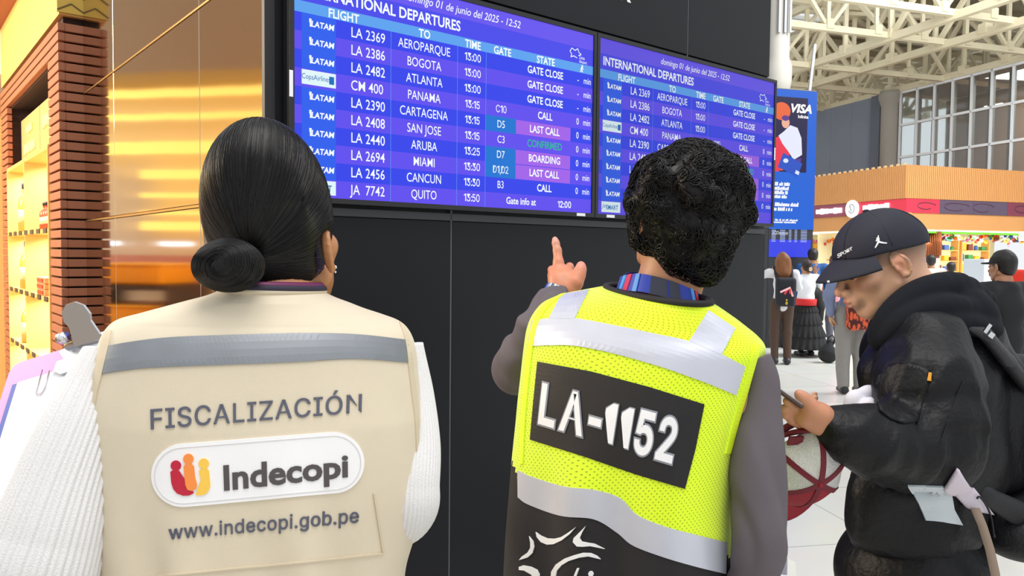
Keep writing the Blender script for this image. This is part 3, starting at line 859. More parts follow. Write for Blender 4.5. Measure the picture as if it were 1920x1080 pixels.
# ---- wood clad shop pavilion
PU, PV = 22.15, 22.3
M_BAT = mat('timber_batten', '#d2955a', .55, noise=.06, nscale=3)
M_BATG = mat('timber_gap', '#a8713f', .7)
pav = thing('shop_pavilion', 'wide shop pavilion with timber batten fascia and a red sign band', 'shop', HP(PU, PV, 0))
U2, V2 = 33.0, 36.0
mb = MB(); mb.box(HP((PU + U2) / 2 + .05, (PV + V2) / 2 + .05, 4.25), (U2 - PU - .02, V2 - PV - .02, 1.18), RH); mb.build('fascia_core', M_BATG, pav)
mb = MB()
k = 0
while PU + .09 * k < U2: mb.box(HP(PU + .09 * k + .045, PV, 4.27), (.066, .06, 1.20), RH); k += 1
mb.build('front_battens', M_BAT, pav)
mb = MB(); k = 0
while PV + .09 * k < V2: mb.box(HP(PU, PV + .09 * k + .045, 4.27 + .0), (.06, .066, 1.20), RH); k += 1
mb.build('side_battens', M_BAT, pav)
mb = MB()
for k in range(40): mb.box(HP(PU, PV + .3 * k + .15, 4.90), (.07, .1, .08), RH)
mb.build('parapet_studs', mat('cream_stud', '#e0b684', .6), pav)
bc = ['#c4303f', '#57485c', '#7b3246', '#8d4256', '#e0324a', '#6a5566']
mats_b = [mat('band_' + str(i), c, .4, noise=.08, nscale=2) for i, c in enumerate(bc)]
mb = MB(); seq = [4, 1, 1, 2, 4, 3, 1, 0, 5, 2]; u = PU
for k, w in enumerate((1.55, 1.6, 1.7, 1.0, 1.6, 1.4, 1.2, 1.0)):
    mb.box(HP(u + w / 2, PV + .05, 3.41), (w - .01, .1, .5), RH, seq[k]); u += w
v = PV
for k, w in enumerate((1.3, 1.2, 5.0, 1.6, 2.5, 2.0)):
    mb.box(HP(PU + .05, v + w / 2, 3.41), (.1, w - .01, .5), RH, (4, 4, 3, 4, 4, 0)[k]); v += w
mb.build('sign_band', mats_b, pav)
mb = MB()                                                     # the band's soft swirling print
for u0, a, b, c in ((.9, .5, .12, 1), (2.3, .7, .14, 2), (3.6, .6, .16, 0), (5.6, .5, .13, 3), (7.3, .8, .15, 1)):
    pts = [HP(PU + u0 + a * math.cos(t) * (1 - t / 14), PV - .002, 3.41 + b * math.sin(t)) for t in np.linspace(.3, 5.6, 22)]
    mb.tube(pts, .018, 5)
mb.build('band_print', mat('band_swirl', '#4a2c40', .5), pav)
# backlit lettering and round emblem on the side band
sg = thing('shop_sign', 'white backlit shop sign with a round centre emblem on the red band', 'sign', HP(PU, PV + 3.6, 3.2))
E_SG = glow('sign_white', '#ffffff', 2.2)
mb = MB()
wl = [.30, .26, .3, .24, .3, .28]
def letters(v0, v1, n, zc, h):
    for k in range(n):
        v = v0 + (v1 - v0) * (k + .5) / n; w = abs(v1 - v0) / n
        mb.box(HP(PU - .04, v, zc), (.05, w * .80, h * (.85 + .3 * ((k * 5) % 3) / 2)), RH, bev=.015)
letters(4.75 + PV, 3.2 + PV, 6, 3.40, .20); mb.build('lit_letters', E_SG, sg); mb = MB(); letters(2.1 + PV, .75 + PV, 5, 3.43, .20)
mb.build('lit_letters', E_SG, sg)
mb = MB(); mb.lathe([(.001, 0), (.34, 0), (.34, .06), (.001, .06)], HP(PU - .01, PV + 2.65, 3.42), 32, -HU); mb.build('round_emblem', E_SG, sg)
mb = MB(); mb.tube([HP(PU - .075, PV + 2.65 + .15 * math.cos(t), 3.42 + .17 * math.sin(t)) for t in np.linspace(.4, 5.9, 24)], .018, 6)
mb.bar(HP(PU - .075, PV + 2.65, 3.30), HP(PU - .075, PV + 2.72, 3.52), .03)
mb.build('emblem_mark', mat('emblem_grey', '#5d6a68', .5), sg)
mb = MB(); mb.box(HP(PU + 3.3, PV + .16, 2.87), (6.6, .2, .58), RH); mb.box(HP(PU + .16, PV + 6, 2.87), (.2, 12, .58), RH)
mb.build('lower_fascia', M_BAT, pav)
mb = MB(); mb.box(HP(PU + 6.1 + 1.6, PV + .05, 2.86), (3.2, .35, .66), RH, bev=.03); gb = mb.build('green_fascia', mat('bright_green', '#3fae16', .4), pav)
mb = MB(); mb.box(HP(PU + 3.2, PV + .25, 2.54), (6.4, .3, .04), RH); mb.box(HP(PU + .25, PV + 6, 2.54), (.3, 12, .04), RH)
mb.build('cove_light', glow('cove_white', '#fbffe6', 2.6), pav)
mb = MB(); mb.box(HP(PU + 3.5, PV + .62, 2.50), (7, .3, .1), RH); mb.build('green_valance', mat('lime_green', '#6fd02e', .5), pav)
mb = MB(); mb.box(HP((PU + U2) / 2, (PV + V2) / 2, 2.62), (U2 - PU - .6, V2 - PV - .6, .06), RH); mb.build('shop_ceiling', mat('shop_ceiling_cream', '#efe6cf', .8), pav)
mb = MB(); mb.box(HP((PU + U2) / 2, PV + 5.2, 1.3), (U2 - PU - 1, .1, 2.6), RH); mb.box(HP(PU + 4.0, PV + 9.0, 1.3), (.1, 7, 2.6), RH)
mb.build('back_wall', mat('shop_back_cream', '#e6dcb8', .7, noise=.1, nscale=2), pav)
for k, (u, v) in enumerate(((2, 2.2), (5, 2.2), (8, 2.2), (1.6, 7), (1.6, 11))):
    mb = MB(); mb.box(HP(PU + u, PV + v, 2.57), (1.4, .5, .04), RH); mb.build('ceiling_lamp', glow('shop_lamp_panel', '#fff8e4', 4.0), pav)
area('shop_interior_fill', HP(PU + 4.5, PV + 1.2, 2.5), HP(PU + 4.5, PV + 3, 0), 8, 420, (1, .96, .86), 1.5)  # extra area light added beside the lamp panels to brighten the shop interior
# corner column with copper rods
cc = HP(PU + 2.05, PV + .75, 0)
colo = thing('copper_column', 'round shop column wrapped in vertical copper rods', 'column', cc)
mb = MB(); mb.lathe([(.24, 0), (.24, 2.6)], cc, 24); mb.build('column_core', mat('dark_copper', '#6e3b26', .5), colo, True)
mb = MB()
for k in range(30):
    t = 2 * math.pi * k / 30; p = cc + np.array([.29 * math.cos(t), .29 * math.sin(t), 0])
    mb.tube([p + UP * 1.62, p + UP * 2.56], .022, 6)
mb.build('copper_rods', mat('copper_rod', '#b5683f', .35, metal=.6), colo, True)
mb = MB(); mb.lathe([(.25, 1.0), (.27, 1.02), (.27, 1.5), (.25, 1.52)], cc, 24); mb.build('poster_ring', mat('pale_pink_poster', '#e8c9c0', .6), colo, True)
# lit shelf bays with goods
E_SH = glow('shelf_back_glow', '#ffeeb4', 1.15)
gcol = ['#d8402f', '#f0b428', '#e9e2cf', '#3f8f4f', '#d86a9a', '#3a62b8', '#e07a2a', '#7a3b2a']
gname = ['red', 'yellow', 'cream', 'green', 'pink', 'blue', 'orange', 'brown']
def bay(c, ax, n, w, label, k0):
    root = thing('shelf_bay', 'lit wooden shelf ' + label, 'shelf', c)
    Rm = np.stack([ax, n, UP], 1)
    mb = MB(); mb.box(c + UP * 1.15 - n * .2, (w, .04, 2.3), Rm); mb.build('lit_back', E_SH, root)
    for s in (-1, 1): mb = MB(); mb.box(c + ax * s * w / 2 + UP * 1.15, (.05, .42, 2.3), Rm); mb.build('side_panel', M_WOOD, root)
    for z in (.5, .95, 1.4, 1.85, 2.28):
        mb = MB(); mb.box(c + UP * z, (w, .42, .04), Rm); mb.build('shelf', M_WOOD, root)
    i = k0
    for z, zn in ((.52, 'lowest'), (.97, 'second'), (1.42, 'third'), (1.87, 'top')):
        for k in range(4):
            i += 1; hh = .16 + .05 * (i * 7 % 4); x = -w / 2 + w * (k + .5) / 4
            mb = MB()
            if i % 3: mb.box(c + ax * x + n * .03 + UP * (z + hh / 2), (w / 4 * .66, .2, hh), Rm, bev=.015)
            else: mb.lathe([(.07, 0), (.08, .02), (.08, hh * .75), (.05, hh)], c + ax * x + n * .03 + UP * z, 10)
            ci = (i * 5 + k) % 8
            o = mb.build('souvenir_box' if i % 3 else 'souvenir_jar', mat('goods_' + gname[ci], gcol[ci], .5), None, False)
            tag(o, '%s souvenir %s, %s on the %s shelf, %s' % (gname[ci], 'box' if i % 3 else 'jar', ordn[k], zn, label), 'souvenir', 'souvenirs on the lit shop shelves')
for k, (u, nm) in enumerate(((1.0, 'bay left of the copper column'), (3.2, 'bay right of the copper column'), (4.9, 'bay under the exit sign'), (6.6, 'bay past the exit sign'))):
    bay(HP(PU + u + .4, PV + 3.4, 0), HU, -HV, 1.5, nm, k * 16)
for k, (v, nm) in enumerate(((7.2, 'bay behind the blue jacket'), (9.4, 'bay beside the blue totem'))):
    bay(HP(PU + 2.6, PV + v, 0), HV, -HU, 1.7, nm, 70 + k * 16)
# colourful pompom garlands below the green valance
mats_p = [mat('pompom_' + gname[i], gcol[i], .8) for i in range(8)]
mb = MB(); g = np.random.default_rng(5)
for k in range(230):
    u = .2 + 7.4 * g.random(); s = g.random()
    zz = 2.42 - .38 * s * (.4 + .6 * math.sin(u * 1.7 + .6) ** 2)
    mb.sphere(HP(PU + u, PV + .72 + .5 * g.random(), zz), .045 + .04 * g.random(), 4, int(g.integers(8)))
gar = mb.build('pompom_garland', mats_p, None, True); tag(gar, 'dense colourful pompom garlands hanging under the green shop valance', 'garland', kind='stuff')
mb = MB()
for k in range(70):
    v = .6 + 10 * g.random(); mb.sphere(HP(PU + .7 + .3 * g.random(), PV + v, 2.30 - .25 * g.random()), .06 + .03 * g.random(), 4, int(g.choice([0, 0, 4, 6])))
gar = mb.build('pompom_garland', mats_p, None, True); tag(gar, 'red pompom garland over the shop side facing the blue totem', 'garland', kind='stuff')
# hanging exit sign
ex = thing('exit_sign', 'small white hanging sign with green lettering and a right arrow', 'sign', HP(PU + 5.35, PV - .3, 2.2))
ec = HP(PU + 5.35, PV - .3, 2.38)
mb = MB(); mb.box(ec, (.48, .04, .36), RH, bev=.008); mb.build('sign_panel', mat('exit_white', '#e9fbe4', .4, emit='#e6ffe0', estr=.6), ex)
v_, f_ = text_geo('SALIDA', bold=.015)
mb = MB(); mb.add([ec + HU * (-.21 + a * .075 * .8) - HV * .022 + UP * (-.035 + b * .085) for a, b in v_], f_); mb.build('lettering', mat('exit_green', '#3f8f4a', .5), ex)
mb = MB(); mb.bar(ec + HU * .10 - HV * .024, ec + HU * .2 - HV * .024, .02, .006, up=HV)
for s in (-1, 1): mb.bar(ec + HU * .21 - HV * .024, ec + HU * .16 - HV * .024 + UP * .06 * s, .02, .006, up=HV)
mb.build('arrow', mat('exit_dark', '#2f5f3a', .5), ex)
mb = MB(); mb.bar(ec + HU * .22 + UP * .18, ec + HU * .22 + UP * 1.1, .012); mb.build('hanger', mat('pale_rod', '#d8f0d0', .4), ex)
# grey cabinet between the shop and the man in the black cap
gc = P(1838, 560, 16.0); gc[2] = 0
gcb = thing('kiosk_cabinet', 'pale grey upright cabinet behind the man in the black cap', 'cabinet', gc)
mb = MB(); mb.box(gc + UP * .75, (.42, .5, 1.5), RH, bev=.01); mb.build('cabinet_body', mat('light_grey_metal', '#b9c0c9', .4), gcb)
mb = MB(); mb.box(gc + UP * .8 - HV * .255 + HU * .1, (.17, .02, 1.3), RH); mb.build('cabinet_door', mat('mid_grey_metal', '#98a2ae', .4), gcb)

# ---- blue advertising totem with a small departures screen
td = 13.0
tp = P(1470, 480, td); tp[2] = 0
tx = np.array([.96, .28, 0]); tx /= np.linalg.norm(tx); tn = np.array([tx[1], -tx[0], 0]); RT = np.stack([tx, -tn, UP], 1)
tot = thing('advertising_totem', 'tall blue advertising totem showing a card advert above a small departures screen', 'totem', tp)
def TPt(x, z, n=0): return tp + tx * x + UP * z + tn * n
mb = MB(); mb.box(TPt(0, 2.13), (.86, .35, 4.26), RT, bev=.01); mb.build('totem_body', mat('totem_black', '#1d1f26', .4), tot)
E_B = glow('advert_blue', '#2167dc', .95); E_NV = glow('advert_navy', '#231b4a', .9)
mb = MB(); mb.box(TPt(0, 3.10, .178), (.85, .02, 2.28), RT); pn = mb.build('advert_panel', E_B, tot)
def flat(name, quads, m, parent, n):
    V, Fc = [], []
    for q in quads:
        b = len(V); V += [TPt(x, 4.12 - (4.12 - z) * (.91 if n < .1945 else 1), n) for x, z in q]; Fc.append(list(range(b, b + len(q))))
    return mesh_obj(name, V, Fc, m, parent, False)
def disc(x, z, rx, rz, n=20, a=0): 
    return [(x + rx * math.cos(t) * math.cos(a) - rz * math.sin(t) * math.sin(a), z + rx * math.cos(t) * math.sin(a) + rz * math.sin(t) * math.cos(a)) for t in np.linspace(0, 2 * math.pi, n, endpoint=False)]
flat('advert_photo', [[(-.42, 2.78), (.25, 2.78), (.25, 4.12), (-.42, 4.12)]], E_NV, pn, .190)
flat('advert_orange_patch', [disc(-.24, 3.0, .17, .2)], glow('advert_orange', '#f06a3a', .95), pn, .1905)
flat('advert_orange_patch', [disc(-.25, 3.86, .17, .16)], glow('advert_orange', '#f06a3a', .95), pn, .1905)
flat('advert_red_patch', [[(-.42, 2.78), (-.42, 3.36), (-.25, 3.42), (-.05, 3.2), (-.1, 3.0), (-.28, 2.78)]], glow('advert_red', '#f03a52', .95), pn, .191)
flat('advert_person', [[(-.22, 3.28), (-.3, 3.42), (-.2, 3.5), (-.08, 3.62), (.06, 3.58), (.14, 3.4), (.16, 3.1), (.0, 3.0), (-.1, 3.14)]], glow('advert_shirt', '#e9ecff', .98), pn, .1915)
flat('advert_head', [disc(-.17, 3.66, .075, .1)], glow('advert_skin', '#f4b59a', .95), pn, .192)
flat('advert_hair', [disc(-.175, 3.74, .07, .05), [(-.02, 3.0), (.15, 3.04), (.12, 2.86), (.0, 2.86)]], glow('advert_hair', '#6a3aa0', .8), pn, .1925)
flat('advert_card', [[(-.3, 2.86), (.08, 2.7), (.17, 2.94), (-.2, 3.12)]], glow('advert_card', '#2b55c8', .95), pn, .193)
flat('advert_card_chip', [disc(-.15, 2.98, .05, .04), [(.03, 2.76), (.1, 2.73), (.12, 2.79), (.05, 2.82)]], glow('advert_silver', '#dfe9ff', .98), pn, .1935)
def tpl(s, x, z, h, n=.191, bold=.01, shear=0, sx=1, m='advert_white'):
    v, f = text_geo(s, bold, shear); return [TPt(x + a * h * sx, z + b * h, n) for a, b in v], f
L_ = [tpl('VISA', -.1, 3.88, .13, .1936, .04, .25, 1.1), tpl('Infinite', .06, 3.79, .05, .1936, .03)]
# blurred copy lines: groups of short white bars, as unreadable as in the photograph
def copyline(x, z, w, h, seed):
    g_ = np.random.default_rng(seed); q = []; t = x
    while t < x + w:
        l = .012 + .02 * g_.random(); a = h * (.7 + .5 * g_.random())
        q.append([(t, z), (t + l, z), (t + l + .006, z + a), (t + .006, z + a)]); t += l + .004 + (.018 if g_.random() < .15 else 0)
    return q
Q = []
for i, (z, w) in enumerate(((2.67, .34), (2.60, .33), (2.53, .30), (2.465, .28))): Q += copyline(-.41, z, w, .055, i)
for i, (z, w) in enumerate(((2.335, .5), (2.26, .4))): Q += copyline(-.41, z, w, .055, 10 + i)
for i, (z, w) in enumerate(((2.095, .52), (2.06, .46))): Q += copyline(-.41, z, w, .028, 20 + i)
b = 0; V, Fc = [], []
for v, f in L_: V += v; Fc += [[i + b for i in q] for q in f]; b = len(V)
for q in Q: V += [TPt(x, z, .191) for x, z in q]; Fc.append([b, b + 1, b + 2, b + 3]); b += 4
mesh_obj('advert_lettering', V, Fc, glow('advert_white', '#ffffff', 1.0), pn, False)
v, f = tpl('JCDecaux', -.36, 1.875, .05, .1765, .03, .2); mesh_obj('maker_name', v, f, glow('maker_white', '#cfd4dc', .8), tot, False)
mb = MB(); mb.box(TPt(-.02, 1.645, .178), (.80, .012, .29), RT); ds = mb.build('small_display', glow('mini_blue', '#3d49ee', .95), tot)
q = []
for i in range(9):
    for x, w in ((-.38, .08), (-.22, .1), (-.05, .05), (.06, .05), (.18, .12)):
        q.append([(x, 1.52 + .028 * i), (x + w, 1.52 + .028 * i), (x + w, 1.532 + .028 * i), (x, 1.532 + .028 * i)])
flat('mini_lettering', q, glow('mini_white', '#b8c8ff', .95), ds, .1845)
# ================================================================== PEOPLE: shared builders
def skin_mat():
    m = bpy.data.materials.new('skin'); m.use_nodes = True; nt = m.node_tree; b = nt.nodes['Principled BSDF']
    a = nt.nodes.new('ShaderNodeAttribute'); a.attribute_name = 'tone'
    n = nt.nodes.new('ShaderNodeTexNoise'); n.inputs['Scale'].default_value = 60; n.inputs['Detail'].default_value = 3
    tc = nt.nodes.new('ShaderNodeTexCoord'); nt.links.new(tc.outputs['Object'], n.inputs['Vector'])
    mx = nt.nodes.new('ShaderNodeMix'); mx.data_type = 'RGBA'; mx.blend_type = 'MULTIPLY'; mx.inputs['Factor'].default_value = .18
    nt.links.new(a.outputs['Color'], mx.inputs['A']); nt.links.new(n.outputs['Color'], mx.inputs['B'])
    nt.links.new(mx.outputs['Result'], b.inputs['Base Color'])
    b.inputs['Roughness'].default_value = .48; b.inputs['Subsurface Weight'].default_value = .12
    b.inputs['Subsurface Radius'].default_value = (.012, .005, .003); b.inputs['Subsurface Scale'].default_value = .5
    bp = nt.nodes.new('ShaderNodeBump'); bp.inputs['Strength'].default_value = .06; bp.inputs['Distance'].default_value = .004
    nt.links.new(n.outputs['Fac'], bp.inputs['Height']); nt.links.new(bp.outputs[0], b.inputs['Normal'])
    return m
M_SKIN = skin_mat()
def set_tone(o, cols):
    a = o.data.color_attributes.new('tone', 'FLOAT_COLOR', 'POINT')
    c = np.ones((len(o.data.vertices), 4), dtype=np.float32); c[:, :3] = cols
    a.data.foreach_set('color', c.ravel())
def sstep(a, b, x): t = np.clip((x - a) / (b - a), 0, 1); return t * t * (3 - 2 * t)
def L3(h): return np.array(lin(h)[:3])

class Frame:
    """a local frame: x right of the person, y forward, z up"""
    def __init__(s, org, yaw=0, pitch=0, roll=0, scale=1.0):
        # yaw: heading measured from +Y towards +X; pitch: up positive
        s.R = rot(0, 0, -yaw) @ rot(pitch, 0, 0) @ rot(0, roll, 0); s.o = np.asarray(org, float); s.k = scale
    def __call__(s, x, y, z): return s.o + s.R @ (s.k * np.array([x, y, z], float))
    def inv(s, V): return (np.asarray(V) - s.o) @ s.R / s.k

def head_prims(F, neck_to=None, ears=True, fine=True, neck_r=.052, jaw=1.0, ear_s=1.0, ear_x=.080):
    k = F.k; R = F.R
    e = lambda c, r, kk=.015, op='+', RR=None: ell(F(*c), np.array(r) * k, R if RR is None else R @ RR, kk * k, op)
    c = lambda a, b, ra, rb=None, kk=.015, op='+': cap(F(*a), F(*b), ra * k, None if rb is None else rb * k, kk * k, op)
    p = [e((0, -.018, .035), (.074, .096, .083), 0), e((0, .032, -.035), (.056 * jaw, .062, .078), .03),
         e((0, .07, -.098), (.024 * jaw, .024, .019), .022)]
    for s in (-1, 1):
        p += [c((s * .056 * jaw, -.0, -.05), (s * .02, .066, -.1), .018, .016, .02), e((s * .046, .058, -.022), (.02, .022, .018), .02)]
    p += [c((-.03, .083, .028), (.03, .083, .028), .013, None, .018), e((0, .074, .052), (.05, .022, .035), .02)]
    if fine:
        for s in (-1, 1):
            p += [e((s * .032, .103, .004), (.018, .016, .012), .012, '-'), e((s * .0315, .0835, .003), (.0135, .0135, .0125), .003)]
        p += [c((0, .093, .012), (0, .117, -.03), .008, .0105, .012), e((0, .118, -.034), (.0125, .0115, .010), .008)]
        for s in (-1, 1): p += [e((s * .0135, .105, -.038), (.0075, .011, .0085), .006), e((s * .0065, .110, -.0455), (.004, .006, .003), .003, '-')]
        p += [e((0, .094, -.062), (.028, .016, .022), .018),
              e((0, .1085, -.0615), (.020, .0085, .0055), .005), e((0, .106, -.0735), (.0185, .0095, .0068), .004),
              c((-.019, .1175, -.0672), (.019, .1175, -.0672), .0022, None, .003, '-'), e((0, .108, -.084), (.02, .008, .006), .008, '-')]
    else:
        p += [c((0, .09, .01), (0, .118, -.034), .009, .012, .012)]
    if ears:
        for s in (-1, 1):
            RE = rot(0, 0, s * .45) @ rot(-.22, 0, 0)
            p += [e((s * ear_x, -.014, -.004), (.0065, .0185 * ear_s, .031 * ear_s), .006, '+', RE)]
            if fine:
                b = np.array([s * (ear_x + .0035), -.013, -.004]); pts = []
                for t in np.linspace(-1.9, 2.9, 12):
                    pts.append(F(*(b + RE @ np.array([s * .002, -.017 * ear_s * math.sin(t + .5), .029 * ear_s * math.cos(t + .5)]))))
                p += chain(pts, .0038 * k, .002 * k)
                p += [e(b + RE @ np.array([s * .005, .003, -.006]), (.006, .0085, .012), .004, '-', RE), e(b + RE @ np.array([s * .005, -.002, .013]), (.004, .008, .008), .004, '-', RE),
                      e(b + RE @ np.array([s * .001, .013, -.006]), (.004, .004, .007), .004, '+', RE), e(b + RE @ np.array([0, .004, -.028]), (.005, .009, .008), .005, '+', RE)]
    if neck_to is not None:
        p += [cap(F(0, -.03, -.045), neck_to, neck_r * k, neck_r * 1.12 * k, .03)]
    return p
def hand_prims(w, f, n, side, curl=(.5, .5, .5, .5), thumb=(.5, .6), s=1.0, spread=.05, flip=1):
    """w wrist, f finger direction, n back-of-hand normal, side: +1 thumb towards cross(n,f)"""
    w, f, n = map(lambda v: np.asarray(v, float), (w, f, n)); f = f / np.linalg.norm(f); n = n - f * (n @ f); n /= np.linalg.norm(n)
    t = side * np.cross(n, f)
    p = [cap(w - f * .02 * s, w + f * .02 * s, .024 * s, .027 * s, .01, sq=(n, .7)),
         rbox(w + f * .052 * s, (.040 * s, .0145 * s, .046 * s), np.stack([t, n, f], 1), .013 * s, .012)]
    K = []
    for i, (o, l) in enumerate(((.029, .072), (.0095, .08), (-.0105, .074), (-.029, .058))):
        a = w + f * (.092 - .004 * abs(i - 1)) * s + t * o * s; K.append(a); ang = 0; q = [a - f * .012 * s, a]
        for j, fr in enumerate((.46, .30, .24)):
            ang += curl[i] * (1.0, 1.1, .8)[j]
            d = f * math.cos(ang) - n * math.sin(ang) + t * spread * (1.5 - i) * (1 if j == 0 else .4); q.append(q[-1] + d / np.linalg.norm(d) * l * fr * s)
        p += chain(q, np.array([.0098, .0098, .009, .0083, .0072]) * s, .004 * s)
    a = w + f * .022 * s + t * .026 * s; d1 = t * math.cos(thumb[0]) + f * math.sin(thumb[0]) - n * .25; d2 = t * math.cos(thumb[0] + thumb[1]) + f * math.sin(thumb[0] + thumb[1]) - n * .3
    b = a + d1 / np.linalg.norm(d1) * .042 * s; c = b + d2 / np.linalg.norm(d2) * .034 * s; e = c + d2 / np.linalg.norm(d2) * .022 * s
    p += chain([a, b, c, e], np.array([.0155, .0115, .0105, .0085]) * s, .006 * s)
    return p
def limb(pts, r, k=.02, sq=None): return chain([np.asarray(q, float) for q in pts], r, k, sq)

def superring(c, u, v, a, b, e, n):
    t = 2 * np.pi * np.arange(n) / n; ct, st = np.cos(t), np.sin(t)
    return c + (np.sign(ct) * np.abs(ct) ** (2 / e) * a)[:, None] * u + (np.sign(st) * np.abs(st) ** (2 / e) * b)[:, None] * v
def torso_loft(Lp, Rp, dL, dR, thick, e, nz=110, n=180, disp=None, shift=0.0):
    """garment whose sides pass behind the photo outlines Lp, Rp (top to bottom), at depths dL, dR"""
    A = np.array([P(x, y, dL) if np.isscalar(dL) else P(x, y, d) for (x, y), d in zip(Lp, np.broadcast_to(dL, len(Lp)))])
    B = np.array([P(x, y, d) for (x, y), d in zip(Rp, np.broadcast_to(dR, len(Rp)))])
    A = spline(A, 400); B = spline(B, 400)
    ta = np.linspace(0, 1, 400)
    z0 = min(A[0, 2], B[0, 2]); z1 = max(A[-1, 2], B[-1, 2])
    T = np.linspace(0, 1, nz)
    rows = []
    UVs = []
    for t in T:
        i = t * 399; i0 = int(i); i1 = min(i0 + 1, 399); w = i - i0
        a = A[i0] * (1 - w) + A[i1] * w; b = B[i0] * (1 - w) + B[i1] * w
        c = (a + b) / 2; u = b - a; hw = np.linalg.norm(u) / 2; u = u / (2 * hw)
        v = np.array([-u[1], u[0], 0]); v /= np.linalg.norm(v)
        th = np.interp(t, *thick); ee = np.interp(t, *e)
        r = superring(c + v * shift, u, v, hw, th, ee, n); rows.append(r)
        ang = 2 * np.pi * np.arange(n) / n; UVs.append(np.stack([ang / (2 * np.pi) * (2 * hw * 1.25 + 4 * th * .8) if False else ang / (2 * np.pi) * 1.15, np.full(n, c[2])], 1))
    V = np.array(rows)
    if disp is not None:
        c = V.mean(1, keepdims=True); d = V - c; d[..., 2] = 0; d /= np.linalg.norm(d, axis=-1, keepdims=True) + 1e-9
        V = V + d * disp(V.reshape(-1, 3)).reshape(V.shape[:2] + (1,))
    F = []
    for i in range(nz - 1):
        for k in range(n):
            F.append([i * n + k, i * n + (k + 1) % n, (i + 1) * n + (k + 1) % n, (i + 1) * n + k])
    return V.reshape(-1, 3), F, np.array(UVs).reshape(-1, 2), n
def solidify(o, t, off=-1):
    m = o.modifiers.new('thickness', 'SOLIDIFY'); m.thickness = t; m.offset = off; return o
def set_uv(o, uv, n):
    l = o.data.uv_layers.new(name='cloth'); idx = np.empty(len(o.data.loops), dtype=np.int32); o.data.loops.foreach_get('vertex_index', idx)
    U = uv[idx].copy()
    big = U[:, 0].reshape(-1, 4); w = (big.max(1) - big.min(1)) > .5
    big[w] = np.where(big[w] < .5, big[w] + 1.15, big[w]); U[:, 0] = big.ravel()
    l.data.foreach_set('uv', U.astype(np.float32).ravel())
def sleeve(path, rad, n=120, m=70, ribs=0, amp=.0, disp=None, twist=0.0, flat=1.0):
    """a cloth tube along a spline path; ribs run lengthwise"""
    p = spline(np.array(path, float), m); r = spline(np.array(rad, float)[:, None], m)[:, 0]
    v, f = tube_geo(p, r, n, True)
    a = np.tile(2 * np.pi * np.arange(n) / n, m); row = np.repeat(np.arange(m), n)
    ctr = p[row]; d = v - ctr; l = np.linalg.norm(d, axis=1, keepdims=True); d = d / l
    s = np.zeros(len(v))
    if ribs: s += amp * np.abs(np.sin(ribs * a / 2 + twist * row / m)) ** .7
    if disp is not None: s += disp(v)
    return v + d * s[:, None], f
def strands(name, roots, step, nsteps, m, parent, r=.0007, sides=3, taper=True, skip=None):
    """hair strands grown from roots by a step function, joined into one hair mesh"""
    X = np.array(roots, float); paths = [X.copy()]
    for i in range(nsteps): X = step(X, i); paths.append(X.copy())
    Pth = np.stack(paths, 1)
    V, F = [], []; b = 0
    N, K = Pth.shape[:2]
    T = np.gradient(Pth, axis=1); T /= np.linalg.norm(T, axis=2, keepdims=True) + 1e-9
    ref = np.array([.31, .52, .79]); x = np.cross(T, ref); x /= np.linalg.norm(x, axis=2, keepdims=True) + 1e-9; y = np.cross(T, x)
    rr = r * (np.linspace(1, .25, K) if taper else np.ones(K)); rr = rr[None, :, None]
    rings = np.stack([Pth + rr * (x * math.cos(2 * math.pi * k / sides) + y * math.sin(2 * math.pi * k / sides)) for k in range(sides)], 2)
    V = rings.reshape(-1, 3)
    base = (np.arange(N)[:, None, None] * K + np.arange(K - 1)[None, :, None]) * sides + np.arange(sides)[None, None, :]
    nxt = (np.arange(N)[:, None, None] * K + np.arange(K - 1)[None, :, None]) * sides + ((np.arange(sides) + 1) % sides)[None, None, :]
    F = np.stack([base, nxt, nxt + sides, base + sides], -1).reshape(-1, 4)
    return mesh_obj(name, V, F, m, parent, True)
def grad(f, X, h=.002):
    g = np.stack([f(X + h * np.eye(3)[i]) - f(X - h * np.eye(3)[i]) for i in range(3)], 1)
    return g / (np.linalg.norm(g, axis=1, keepdims=True) + 1e-9)
def lay(bvh, geo, quad, **kw):
    """lettering laid on cloth inside a photo quad (cap height = quad height)"""
    v, f = geo; w = v[:, 0].max(); u = np.stack([v[:, 0] / w, 1 - v[:, 1]], 1)
    return quadmap(u, quad), f
def shoe_prims(a, f, s=1.0):
    a = np.asarray(a, float); f = np.asarray(f, float); f = f / np.linalg.norm(f); g = np.array([a[0], a[1], 0])
    return [cap(g - f * .05 + UP * .045, g + f * .13 + UP * .036, .045 * s, .034 * s, .02), cap(g - f * .03 + UP * .05, a + UP * .02, .042 * s, .045 * s, .03), half((0, 0, .004), (0, 0, -1))]
M_HAIR = mat('black_hair', '#0d0a0b', .42, spec=.28)
M_HAIRS = mat('black_hair_strand', '#0e0b0c', .27, spec=.36)
def legs(F, hipz, foot_sep=.11, r=(.085, .058, .045)):
    """returns left/right joint lists for straight standing legs below frame F (pelvis)"""
    out = []
    for s in (-1, 1):
        h = F(s * .085, 0, -.02); a = F(s * foot_sep, -.02, 0); a = np.array([a[0], a[1], .09]); kn = (h + a) / 2 + F.R @ np.array([0, .02, 0])
        out.append([h, kn, a])
    return out
